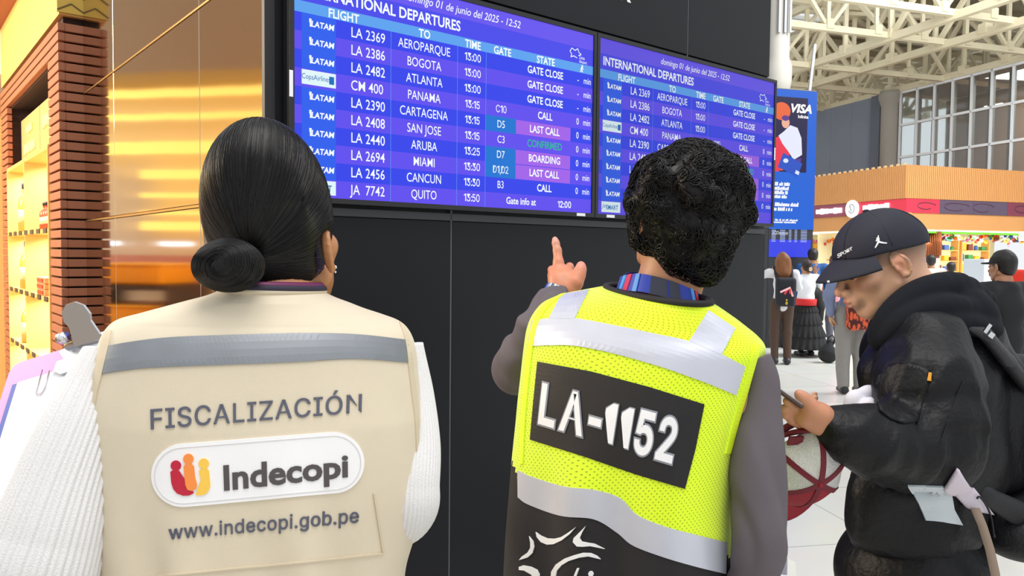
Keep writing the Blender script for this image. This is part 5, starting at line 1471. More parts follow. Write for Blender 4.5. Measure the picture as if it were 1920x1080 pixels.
hL = blob_geo(hp_, .0022, it=1)
hR = blob_geo(hand_prims(np.array(pR[8]), np.array([-.1, .15, -.98]), np.array([.8, -.5, 0]), 1, (.35, .4, .45, .5)), .0032, it=1)
body = joined('body', [hb, cb, hL, hR], M_SKIN, mn)
Xv = np.array([q.co[:] for q in body.data.vertices]); Xl = Fh.inv(Xv)
tone = np.tile(L3('#cf9470'), (len(Xv), 1))
lip = np.exp(-(((Xl[:, 0]) / .02) ** 2 + ((Xl[:, 1] - .112) / .012) ** 2 + ((Xl[:, 2] + .067) / .011) ** 2)); tone = tone * (1 - lip[:, None]) + L3('#a8574e') * lip[:, None]
handm = sstep(.10, .05, _len(Xv - H(1062, 520, 1.86)))[:, None]; tone = tone * (1 - handm) + L3('#d88c6a') * handm
tip = sum(np.exp(-(_len(Xv - q) / .014) ** 2) for q in (H(1041, 450, 1.90), H(1089, 499, 1.85), H(1070, 502, 1.9)))[:, None]; tone = tone * (1 - .6 * np.minimum(tip, 1)) + L3('#f0a9a4') * .6 * np.minimum(tip, 1)
set_tone(body, tone)
for s in (-1, 1):
    mb = MB(); mb.sphere(Fh(s * .0315, .0872, .003), .0118 * Fh.k, 10); mb.build('eye', mat('eye_dark', '#2a1c16', .1), mn, True)
# steel watch on the pointing wrist
wa, wb_ = np.array(pL[7]), H(1052, 540, 1.845); wd_ = (wb_ - wa) / np.linalg.norm(wb_ - wa)
wc = H(1044.5, 550, 1.838)
e1 = np.cross(wd_, CF); e1 /= np.linalg.norm(e1); e2 = np.cross(e1, wd_)
wr = [wc + e1 * .0315 * math.cos(t) + e2 * .025 * math.sin(t) for t in np.linspace(0, 2 * math.pi, 28, endpoint=False)]
mb = MB()
for i, p in enumerate(wr):
    t_ = wr[(i + 1) % 28] - wr[i - 1]; t_ /= np.linalg.norm(t_); r_ = np.cross(t_, wd_)
    mb.box(p, (.0062, .0035, .017), np.stack([t_, r_, wd_], 1), i % 3 == 0, bev=.001)
mb.build('watch', [mat('steel_watch', '#d5dbe2', .2, metal=1), mat('watch_blue_link', '#5f7390', .3, metal=1)], mn)

# curly hair: an uneven mass with curls
g = np.random.default_rng(11)
hc = [ell(Fh(.004, -.026, .045), np.array([.090, .106, .092]) * Fh.k, Fh.R, 0), ell(Fh(.004, -.056, -.01), np.array([.078, .070, .085]) * Fh.k, Fh.R, .03), cap(Fh(-.018, -.066, -.066), Fh(.02, -.07, -.072), .034, .034, .03), cap(Fh(-.074, -.002, .03), Fh(-.066, -.016, -.045), .022, .018, .02)]
for i in range(46):
    d = g.normal(size=3); d /= np.linalg.norm(d)
    if d[1] > .45 and d[2] < .35: continue
    if d[2] < -.6: continue
    c = np.array([0, -.03, .035]) + d * np.array([.083, .095, .088]); hc.append(ell(Fh(*c), np.array([.022, .022, .022]) * g.uniform(.8, 1.35), None, .010))
hc += [half(Fh(0, .060, .0), Fh.R @ np.array([0, .85, -.5]), .01)]
for s in (-1, 1): hc.insert(3, ell(Fh(s * .078, -.006, .004), np.array([.026, .036, .05]), Fh.R, .02))
fh_ = sdf(hc, wob(.003, 60, 4)); 
hair = blob('hair', hc, .004, M_HAIR, mn, disp=wob(.003, 60, 4), it=1)
dirs = g.normal(size=(5200, 3)); dirs /= np.linalg.norm(dirs, axis=1)[:, None]; X = Fh(0, -.03, .03) + dirs * .16
for _ in range(26): X = X - grad(fh_, X) * fh_(X)[:, None] * .8
X = X[(np.abs(fh_(X)) < .003)][:2800]
cells = g.normal(size=(70, 3)); cells /= np.linalg.norm(cells, axis=1)[:, None]; cdir = g.normal(size=(70, 3)); ccurl = g.choice([-1, 1], 70) * g.uniform(.25, .6, 70)
loc = np.argmax(((X - Fh(0, -.03, .03)) / _len(X - Fh(0, -.03, .03))[:, None]) @ cells.T, 1)
D0 = cdir[loc] + .25 * g.normal(size=X.shape) + np.array([0, 0, -.5]); cur = ccurl[loc]; lift = g.uniform(0, .0022, len(X)); state = dict(d=D0)
def stepM(X, i):
    gr = grad(fh_, X); d = state['d']; d = d - gr * (d * gr).sum(1, keepdims=True); d /= np.linalg.norm(d, axis=1, keepdims=True) + 1e-9
    c_, s_ = np.cos(cur)[:, None], np.sin(cur)[:, None]; d = d * c_ + np.cross(gr, d) * s_; state['d'] = d
    X2 = X + d * .0052; gr2 = grad(fh_, X2)
    return X2 - gr2 * (fh_(X2) - .001 - lift - .005 * math.sin(i * .30))[:, None]
o = strands('hair_curls', X, stepM, 11, M_HAIRS, hair, .0012); o['kind'] = 'stuff'
# trousers and shoes below the frame
tp_ = []
for j in lgm: tp_ += limb(j[:2] + [np.array([j[2][0], j[2][1], .1])], [.095, .078, .066], .04)
tp_ += [ell(P(1170, 1215, 1.41), (.17, .115, .12), Fp.R, .05)]
blob('trousers', tp_, .012, mat('black_trousers', '#1d1c22', .8), mn, it=2)
for j in lgm: blob('shoe', shoe_prims(j[2], Fp.R[:, 1]), .007, mat('black_shoe', '#1a1a1c', .4), mn, it=1)
# ================================================================== THE YOUNG MAN IN THE BLACK BOMBER JACKET
ym = thing('person', 'young man in a navy cap and black bomber jacket looking down at his phone', 'person', (.96, 1.80, 0))
YD = 1.80
TH = math.radians(-90 + 6)                      # heading: to the left and a little away
Fh = Frame((0, 0, 0), yaw=TH, pitch=math.radians(-21), roll=0, scale=.95)
Fh.o = P(1690, 494, YD - .07) - Fh.R @ (Fh.k * np.array([-.082, -.014, -.004]))
nb = P(1752, 610, 1.80)
hb = blob_geo(head_prims(Fh, nb, neck_r=.060), .0021, it=1)
hv = Fh.inv(hb[0]); hq = (hv - [0, -.008, .034]) / [.0775, .099, .0875]; hr_ = _len(hq)
hk = np.where((hr_ > 1) & (hv[:, 2] > .0), 1 - (1 - 1 / np.maximum(hr_, 1e-6)) * sstep(.004, .02, hv[:, 2]), 1.0)[:, None]
hv = np.where(hk < 1, [0, -.008, .034] + (hv - [0, -.008, .034]) * hk, hv); hb = (Fh.o + Fh.k * hv @ Fh.R.T, hb[1])
# pose of the near (left) arm: shoulder, elbow, wrist
sh, el, wr = P(1742, 655, 1.64), P(1758, 842, 1.56), P(1545, 795, 1.47)
core = limb([nb, P(1745, 700, 1.80), P(1735, 900, 1.80), P(1715, 1090, 1.80)], [.06, .09, .09, .09], .04) + limb([P(1745, 660, 1.78), sh, el, wr], [.05, .04, .035, .024])
shR, elR, wrR = P(1690, 655, 1.98), P(1690, 830, 2.02), P(1600, 790, 1.90)
core += limb([P(1735, 660, 1.82), shR, elR, wrR], [.05, .04, .035, .025])
Fp = Frame(P(1715, 1110, 1.80), yaw=TH); lgy = legs(Fp, 0)
for j in lgy: core += limb(j, [.07, .05, .04])
cb = blob_geo(core, .012, it=2)
# left hand under the phone, thumb on its edge
H = lambda x, y, d: P(x, y, d)
hy = [cap(H(1552, 797, 1.475), H(1536, 788, 1.468), .025, .026, .01, sq=(CF, .8)), cap(H(1540, 786, 1.468), H(1514, 779, 1.462), .027, .025, .012, sq=(CF, .75)), cap(H(1538, 776, 1.455), H(1518, 768, 1.45), .02, .017, .014)]
hy += limb([H(1530, 771, 1.452), H(1516, 757, 1.445), H(1505, 746, 1.44), H(1498, 739, 1.437)], [.0165, .0125, .0105, .0085], .010)
for i, (x0, y0, x1, y1, x2, y2, dd) in enumerate(((1512, 772, 1490, 765, 1476, 752, .0), (1513, 781, 1488, 776, 1470, 766, .012), (1515, 790, 1490, 786, 1472, 778, .022), (1519, 797, 1500, 795, 1484, 789, .03))):
    hy += limb([H(x0, y0, 1.465 + dd), H(x1, y1, 1.462 + dd), H(x2, y2, 1.445 + dd)], [.0115, .0098, .0080], .005)
hl = blob_geo(hy, .0021, it=1)
hr = blob_geo(hand_prims(wrR, np.array([-.9, -.2, .1]), np.array([0, .3, -.95]), -1, (.5, .55, .6, .65)), .0035, it=1)
body = joined('body', [hb, cb, hl, hr], M_SKIN, ym)
Xv = np.array([q.co[:] for q in body.data.vertices]); Xl = Fh.inv(Xv)
x, y, z = Xl.T; ax_ = np.abs(x)
tone = np.tile(L3('#ecb898'), (len(Xv), 1))
def mixin(w, col): 
    global tone
    w = np.clip(w, 0, 1)[:, None]; tone = tone * (1 - w) + L3(col) * w
G = lambda a, b: np.exp(-(a / b) ** 2)
mixin(.55 * G(ax_ - .045, .022) * G(y - .07, .03) * G(z + .02, .025), '#dc8878')          # cheek
mixin(.55 * G(x, .018) * G(y - .118, .016) * G(z + .033, .014), '#d8806f')                 # nose tip
mixin(.35 * sstep(-.052, -.085, z) * sstep(.0, .05, y), '#a98070')                         # stubble on jaw
lw = G(x, .021) * G(y - .112, .012) * np.maximum(G(z + .0615, .0055), G(z + .0735, .0065)); mixin(1.0 * lw, '#b5565a')
mixin(.9 * G(ax_ - .033, .017) * G(y - .092, .016) * G(z - .026, .0052), '#231713')        # brow
mixin(.75 * G(ax_ - .032, .013) * G(y - .094, .01) * G(z - .0025, .0022), '#2a1a16')       # lash line
eb = np.exp(-((ax_ - .083) / .009) ** 2 - ((y + .014) / .022) ** 2 - (z / .034) ** 2); mixin(.6 * eb, '#e08a70')
# short faded hair: part of the scalp's own colour, denser upwards
fd = sstep(-.055, .045, z) * sstep(.048, .028, y + .25 * (z - .01)) * (1 - .92 * sstep(.3, .75, eb)) * sstep(.058, .068, np.sqrt(x ** 2 + np.maximum(0, -y - .02) ** 2) + .012 * (z > 0))
fd *= np.where(y > -.02, sstep(-.03, .012, z), 1)
mixin(.82 * fd, '#3a2c20')
wv = sstep(.11, .06, _len(Xv - H(1515, 775, 1.46))); mixin(.8 * wv, '#c98563')
mixin(.5 * G(_len(Xv - H(1499, 741, 1.437)), .010), '#eeb0a0')
set_tone(body, tone)
for s in (-1, 1):
    mb = MB(); mb.sphere(Fh(s * .0315, .0865, .003), .0118, 10); mb.build('eye', mat('eye_dark', '#2a1c16', .1), ym, True)

# baseball cap: crown shell, visor, button, white marks
M_CAP = mat('navy_cap_twill', '#1b1c2c', .75, bump=.15, bscale=500, noise=.05, nscale=20)
ce = [ell(Fh(0, -.008, .035), np.array([.0865, .114, .0985]) * Fh.k, Fh.R, 0), half(Fh(0, 0, .030), Fh.R @ np.array([0, .14, -1.]), .004)]
cpf = ce + [ell(Fh(0, -.008, .033), np.array([.0795, .1055, .0895]) * Fh.k, Fh.R, .002, '-')]
capo = blob('cap', cpf, .0025, M_CAP, ym, disp=wob(.0012, 45, 2), it=1)
V, Fc = [], []
nu, nv = 26, 12
for side in (0, 1):
    for i in range(nu + 1):
        a = (i / nu - .5) * 2; t = a * 1.18
        for j in range(nv + 1):
            r = j / nv
            e0 = np.array([.082 * math.sin(t), -.008 + .110 * math.cos(t), .031 + .0165 * math.cos(t)])
            L = .056 * (1 - abs(a) ** 2.6) + .002
            p = e0 + np.array([.05 * a * r * (1 - .5 * abs(a)), L * r, -.40 * L * r - .020 * a * a * r - .014 * r * r])
            V.append(Fh(*(p - np.array([0, 0, .004 * side]))))
m_ = (nu + 1) * (nv + 1)
for i in range(nu):
    for j in range(nv):
        a = i * (nv + 1) + j; b = a + nv + 1
        Fc += [[a, b, b + 1, a + 1], [a + m_, a + 1 + m_, b + 1 + m_, b + m_]]
for i in range(nu): a = i * (nv + 1) + nv; b = a + nv + 1; Fc.append([a, b, b + m_, a + m_])
mesh_obj('visor', np.array(V), Fc, M_CAP, capo)
mb = MB(); mb.sphere(Fh(0, -.008, .134), (.008, .008, .005), 8); mb.build('cap_button', M_CAP, capo, True)
mb = MB()
for t in np.linspace(0, 2 * math.pi, 6, endpoint=False):
    mb.tube([Fh(.0868 * math.sin(t + .52) * math.cos(q), -.008 + .1143 * math.cos(t + .52) * math.cos(q), .035 + .0988 * math.sin(q)) for q in np.linspace(.08, 1.5, 20)], .0007, 5)
mb.build('cap_seam', M_CAP, capo, True)
bc_ = bvh_of(capo); out_d[0] = 1.7
M_EMB = mat('white_cap_embroidery', '#eef0f4', .6)
g_, f_ = text_geo('SPORT', bold=.02, grot=True); w_ = g_[:, 0].max()
applique('cap_lettering', quadmap(np.stack([g_[:, 0] / w_, 1 - g_[:, 1]], 1), [(1570, 477), (1598, 463), (1598.5, 468), (1571, 484)]), f_, bc_, M_EMB, capo, .0012, .0008, 4)
Z8 = lambda l: [(1520 + a / 3.858, 380 + b / 3.858) for a, b in l]
def stroke(pts, w0, w1):
    p = np.array(pts, float); t = np.gradient(p, axis=0); t /= np.linalg.norm(t, axis=1)[:, None]; n_ = np.stack([-t[:, 1], t[:, 0]], 1)
    w = np.linspace(w0, w1, len(p))[:, None]; return np.concatenate([p + n_ * w, (p - n_ * w)[::-1]]).tolist()
for q in (stroke([(489, 237), (490, 262)], 3, 5), circ(482, 258, 7, 10), stroke([(488, 258), (490, 290)], 9, 8), stroke([(480, 264), (472, 280)], 4, 3), stroke([(494, 284), (520, 290), (551, 293)], 7, 4), stroke([(488, 286), (478, 306), (466, 327)], 7, 4)):
    applique('cap_emblem', *poly_grid(Z8(q)), bc_, M_EMB, capo, .0012, .0008, 4)
applique('visor_tag', *poly_grid([(1551, 527), (1555, 526), (1556, 529), (1552, 530)]), bvh_of(bpy.data.objects['visor']), M_EMB, capo, .001, .0006, 4)

# bomber jacket
def nylon():
    m = mat('black_nylon', '#0a0a0f', .50, bump=.30, bscale=70, spec=.28)
    return m
M_NYL = nylon(); M_RIB = mat('black_rib_knit', '#0b0b0f', .85, bump=.4, bscale=300)
def jfold(X):
    a = wob(.0030, 16, 31)(X) + wob(.0022, 40, 33)(X) - .006 * np.abs(np.sin(wob(1.0, 13, 35)(X) * 4.0)) ** 8
    dE = _len(X - el); rad = np.sin(dE * 150) * .004 * np.exp(-((dE - .10) / .07) ** 2)
    return a + rad
jp = limb([P(1745, 665, 1.80), P(1748, 740, 1.82), P(1742, 860, 1.82), P(1715, 960, 1.81)], [.118, .140, .138, .145], .05)
jp += limb([P(1684, 640, 1.80), P(1664, 700, 1.78), P(1672, 800, 1.80)], [.042, .052, .06], .05)
jp += limb([P(1668, 850, 1.74), P(1650, 930, 1.72), P(1645, 985, 1.73), P(1668, 1012, 1.75)], [.055, .052, .046, .035], .06)
jp += limb([P(1740, 900, 1.72), P(1720, 1000, 1.72)], [.07, .065], .06)
jp += limb([P(1820, 640, 1.84), P(1855, 740, 1.86), P(1850, 860, 1.86)], [.07, .085, .09], .05)
jp += limb([P(1715, 650, 1.93), shR, elR], [.07, .085, .075], .04) + limb([elR, wrR], [.07, .045], .03)
jp += [half(P(1700, 1030, 1.8), -UP * 1.0 - CR * .10, .02)]
torso_j = blob_geo(jp, .0065, disp=jfold, it=2)
ap = limb([P(1736, 655, 1.66), P(1738, 725, 1.60), P(1748, 800, 1.57), P(1755, 840, 1.56)], [.086, .094, .086, .076], .04)
ap += limb([P(1755, 840, 1.56), P(1690, 838, 1.53), P(1630, 826, 1.50), P(1585, 812, 1.485), P(1562, 800, 1.478)], [.078, .070, .060, .046, .034], .03)
arm_j = blob_geo(ap, .005, disp=jfold, it=2)
jack = joined('jacket', [torso_j, arm_j], M_NYL, ym)
vv, ff = sleeve([P(1574, 806, 1.482), P(1560, 800, 1.477), P(1547, 793, 1.472)], [.036, .031, .030], 90, 14, ribs=36, amp=.0015)
mesh_obj('cuff', vv, ff, M_RIB, jack)
# hood of the sweatshirt, lying in folds behind the neck
def ridge(pts, r0, r1, k=.012, n=16):
    q = spline(np.array([P(*p) for p in pts]), n); return chain(q, r0 + (r1 - r0) * np.sin(np.linspace(.25, 2.6, n)), k)
hd = [ell(P(1790, 574, 1.77), (.095, .09, .056), rot(0, .42, 0), 0), ell(P(1712, 600, 1.80), (.075, .09, .05), rot(0, -.5, 0), .03)]
hd += ridge([(1648, 640, 1.70), (1664, 602, 1.69), (1700, 566, 1.69), (1745, 543, 1.70), (1795, 536, 1.74), (1846, 562, 1.80)], .018, .030)
hd += ridge([(1660, 636, 1.67), (1694, 604, 1.655), (1745, 580, 1.655), (1800, 576, 1.68), (1860, 598, 1.76)], .014, .024)
hd += ridge([(1680, 634, 1.66), (1730, 610, 1.645), (1790, 604, 1.66), (1845, 614, 1.70), (1866, 618, 1.75)], .012, .022)
hd += ridge([(1650, 640, 1.74), (1662, 606, 1.86), (1720, 556, 1.90), (1790, 545, 1.88)], .02, .034)
blob('hood', hd, .004, mat('charcoal_fleece', '#14161d', .9, bump=.12, bscale=500, spec=.2), jack, it=3)
bj = bvh_of(jack); out_d[0] = 1.55
# sleeve pocket, seams, zip and small orange tag
zz5 = lambda l: [(1640 + a / 2.077, 560 + b / 2.077) for a, b in l]
pk = [(10, 330), (30, 285), (60, 258), (110, 250), (170, 262), (215, 278), (205, 340), (185, 420), (165, 480), (110, 488), (60, 470), (20, 440), (5, 400)]
applique('sleeve_pocket', *poly_grid(zz5(pk)), bj, M_NYL, jack, .004, .0035, 10, True)
for t in ([(228, 260), (214, 300), (200, 360), (180, 430), (165, 490)], [(150, 275), (140, 340), (128, 410), (115, 470)], [(345, 320), (318, 380), (300, 440), (270, 520), (255, 560)]):
    p = np.array(t, float); v, f = strip(zz5((p - [2.5, 0]).tolist()), zz5((p + [2.5, 0]).tolist()), 20); applique('seam_stitch', v, f, bj, M_RIB, jack, .0022, .002, 8)
applique('pocket_tag', *poly_grid(zz5([(211, 290), (224, 292), (222, 324), (207, 322)])), bj, mat('orange_tag', '#c98a1e', .6), jack, .0055, .0012, 6)
applique('pocket_zip', *poly_grid(zz5([(24, 300), (33, 294), (28, 330), (12, 338)])), bj, mat('steel_zip', '#a9abb0', .25, metal=1), jack, .006, .0012, 6)
# trousers with a pale patch, light shirt hem with a black cord
tp_ = []
for j in lgy: tp_ += limb(j[:2] + [np.array([j[2][0], j[2][1], .1])], [.118, .098, .08], .05)
tp_ += [ell(P(1712, 1075, 1.80), (.175, .17, .15), Fp.R, .05), ]
tr = blob('trousers', tp_, .008, M_NYL, ym, disp=wob(.005, 18, 41), it=2)
bt = bvh_of(tr, jack); out_d[0] = 1.6
applique('pale_panel', *poly_grid([(1702, 909), (1768, 911), (1782, 922), (1788, 955), (1803, 984), (1766, 978), (1735, 976), (1722, 945)]), bt, mat('pale_grey_panel', '#c9d2da', .5), tr, .004, .002, 8)
sh_ = applique('shirt_hem', *poly_grid([(1768, 914), (1793, 876), (1806, 896), (1832, 930), (1856, 962), (1830, 957), (1808, 950), (1790, 930)]), bt, mat('lilac_white_cotton', '#cfc5d2', .85), ym, .010, .006, 8, True)
q = [(1828, 952, 1.62), (1842, 985, 1.62), (1856, 1030, 1.62), (1866, 1075, 1.62), (1872, 1130, 1.63)]
V = [P(x_ + w, y_, d_ + t_) for x_, y_, d_ in q for w, t_ in ((-9, 0), (9, .004), (9, .012), (-9, .008))]
mesh_obj('beige_lining', V, [[4 * i + k, 4 * i + (k + 1) % 4, 4 * i + 4 + (k + 1) % 4, 4 * i + 4 + k] for i in range(4) for k in range(4)] + [[3, 2, 1, 0], [16, 17, 18, 19]], mat('beige_lining', '#8d7b6d', .85), ym)
cd = drop(bt, [(1818, 930), (1822, 927), (1832, 938), (1840, 955), (1844, 975), (1846, 1000)], .018)
mb = MB(); mb.tube(spline(np.array(cd), 40), .0022, 8); mb.sphere(cd[-1], .004, 6); mb.build('cord', mat('black_cord', '#17171c', .7), sh_, True)
# bunched white shirt showing between forearm and chest
blob('white_shirt', limb([P(1598, 775, 1.66), P(1604, 752, 1.66), P(1630, 742, 1.67), P(1650, 748, 1.70)], [.020, .021, .022, .03], .01) + limb([P(1612, 776, 1.63), P(1632, 762, 1.63), P(1648, 770, 1.66)], [.016, .018, .02], .006), .003, mat('white_cotton', '#e2dfec', .85), ym, disp=wob(.002, 70, 9), it=1)
for j in lgy: blob('shoe', shoe_prims(j[2], Fp.R[:, 1]), .007, mat('black_shoe', '#1a1a1c', .4), ym, it=1)

# phone in his hand
ph = thing('phone', 'dark phone held in the young man\'s left hand', 'phone', P(1480, 752, 1.44))
pa, pb = P(1505, 764, 1.44), P(1448, 724, 1.46); ya = (pb - pa); pl_ = np.linalg.norm(ya); ya /= pl_
yb = CF - ya * (CF @ ya) + CU * .12; yb -= ya * (yb @ ya); yb /= np.linalg.norm(yb); yc = np.cross(ya, yb); yc = yc if yc[2] > 0 else -yc
RPh = np.stack([ya, yb, yc], 1); pc_ = pa + ya * .075 + yb * .018
mb = MB(); mb.box(pc_, (.15, .072, .008), RPh, bev=.003); mb.build('phone_body', mat('brown_phone_case', '#4a362e', .35), ph)
mb = MB(); mb.box(pc_ + yc * .0045, (.142, .065, .001), RPh); mb.build('phone_screen', glow('phone_screen_light', '#aeb6c0', .9), ph)

# maroon and white mesh cap hanging from the same hand
rc = thing('trucker_cap', 'maroon cap with white mesh back hanging from the young man\'s hand', 'cap', P(1510, 870, 1.52))
RR_ = .090; cc_ = P(1500, 862, 1.545); axd = -CF * .86 + CR * .16 - CU * .40; axd /= np.linalg.norm(axd)
vy = -CU - axd * (-CU @ axd); vy /= np.linalg.norm(vy); vx = np.cross(vy, axd)      # vy: towards the visor
if vx @ CR < 0: vx = -vx
M_MAR = mat('maroon_twill', '#8e1024', .7, noise=.06, nscale=15); M_MSH = mat('white_cap_mesh', '#e9e6e4', .8, bump=.8, bscale=420); M_MRD = mat('dark_maroon', '#6b0f22', .7)
def dome(t, q, k=1.0): return cc_ + RR_ * k * (axd * math.sin(q) * .86 + (vx * math.sin(t) + vy * math.cos(t) * 1.08) * math.cos(q))
def dpanel(t0, t1, name, m, q0=.0):
    V, Fc = [], []; nt_, nq = 12, 14
    for k in (1.0, .972):
        for i in range(nt_ + 1):
            for j in range(nq + 1): 
                t = t0 + (t1 - t0) * i / nt_; q = q0 + (1.545 - q0) * j / nq
                dent = 1 - (.10 * math.sin(3 * t) ** 2 * math.cos(q) if m is M_MSH else .03 * math.sin(2 * t) ** 2)
                V.append(dome(t, q, k * dent))
    h_ = (nt_ + 1) * (nq + 1)
    for i in range(nt_):
        for j in range(nq):
            a = i * (nq + 1) + j; b = a + nq + 1; Fc += [[a, b, b + 1, a + 1], [a + h_, a + 1 + h_, b + 1 + h_, b + h_]]
    for i in range(nt_): a = i * (nq + 1); Fc.append([a, a + h_, a + nq + 1 + h_, a + nq + 1])
    return mesh_obj(name, np.array(V), Fc, m, rc)
S = math.pi / 3
for k in (0, 5): dpanel(k * S, (k + 1) * S, 'front_panel', M_MAR)
for k in (1, 2, 3, 4): dpanel(k * S, (k + 1) * S, 'mesh_panel', M_MSH, .30 if k in (2, 3) else 0.06)
for k in range(6):
    t = k * S; dn = lambda q: 1 - (.10 * math.sin(3 * t) ** 2 * math.cos(q))
    mb = MB(); pts = [dome(t, q, 1.006) for q in np.linspace(.04, 1.54, 26)]
    for i in range(25): 
        a, b = pts[i], pts[i + 1]; tt = (b - a) / np.linalg.norm(b - a); nn_ = (a - cc_) / np.linalg.norm(a - cc_)
        mb.box((a + b) / 2, (.011, .002, np.linalg.norm(b - a) * 1.15), np.stack([np.cross(tt, nn_), nn_, tt], 1))
    mb.build('seam_tape', M_MRD, rc)
mb = MB(); mb.sphere(dome(0, 1.57, 1.01), .0055, 8); mb.build('top_button', M_MAR, rc, True)
mb = MB(); pts = [dome(t, .02 + .34 * max(0, math.cos((t - math.pi) * 1.5)) if abs(t - math.pi) < 1.05 else .02, 1.0) for t in np.linspace(.0, 2 * math.pi, 61)[:-1]]
mb.tube(pts, .0055, 8, close=True); mb.tube([dome(t, .03, 1.0) for t in np.linspace(math.pi - 1.0, math.pi + 1.0, 20)], .007, 8); mb.build('band', M_MRD, rc, True)
V, Fc = [], []
for k in (0, 1):
    for i in range(21):
        a = (i / 20 - .5) * 2; t = a * 1.15
        for j in range(9):
            r = j / 8; L = .072 * (1 - abs(a) ** 2.4) + .001
            p = cc_ + RR_ * (vx * math.sin(t) + vy * 1.08 * math.cos(t)) + vy * L * r + vx * .03 * a * r - axd * (.012 * r + .018 * a * a * r + .0035 * k) 
            V.append(p)
for i in range(20):
    for j in range(8):
        a = i * 9 + j; b = a + 9; Fc += [[a, b, b + 1, a + 1], [a + 189, a + 190, b + 190, b + 189]]
for i in range(20): a = i * 9 + 8; Fc.append([a, a + 9, a + 9 + 189, a + 189])
mesh_obj('visor', np.array(V), Fc, M_MAR, rc)
mb = MB(); mb.box(dome(math.pi + .6, .45, 1.0), (.03, .004, .018), np.stack([vx, axd, vy], 1)); mb.build('cap_label', M_MRD, rc)

# his backpack, at the right edge
bk = thing('backpack', 'black backpack on the back of the young man in the cap', 'backpack', P(1930, 900, 1.95))
M_BPK = mat('black_backpack', '#16161b', .6, bump=.2, bscale=120)
blob('pack_body', [rbox(P(1962, 840, 1.90), (.10, .15, .22), rot(0, .10, .15), .06, .02), rbox(P(1985, 900, 1.86), (.09, .12, .13), rot(0, .1, .15), .05, .03), ell(P(1910, 990, 1.80), (.10, .12, .07), None, .05)], .007, M_BPK, bk, disp=wob(.003, 30, 3), it=2)
st = limb([P(1800, 600, 1.66), P(1846, 625, 1.665), P(1885, 672, 1.70), P(1930, 730, 1.78)], [.020, .023, .024, .024], .01, sq=(np.array([.3, -.6, .75]), .45))
blob('shoulder_strap', st, .0035, mat('dark_strap', '#26252b', .55, bump=.3, bscale=400), bk, it=1)
mb = MB(); sp = P(1851, 616, 1.635)
mb.box(sp, (.008, .006, .022), rot(0, .6, 0), bev=.001); mb.box(sp + CR * .008 - CU * .014, (.012, .006, .012), rot(0, .6, 0), bev=.001); mb.build('strap_buckle', mat('bright_buckle', '#d9dade', .2, metal=1), bk)
blob('waist_strap', limb([P(1800, 905, 1.68), P(1850, 930, 1.68), P(1905, 960, 1.72)], [.016, .02, .028], .01, sq=(CF, .5)), .004, M_BPK, bk, it=1)
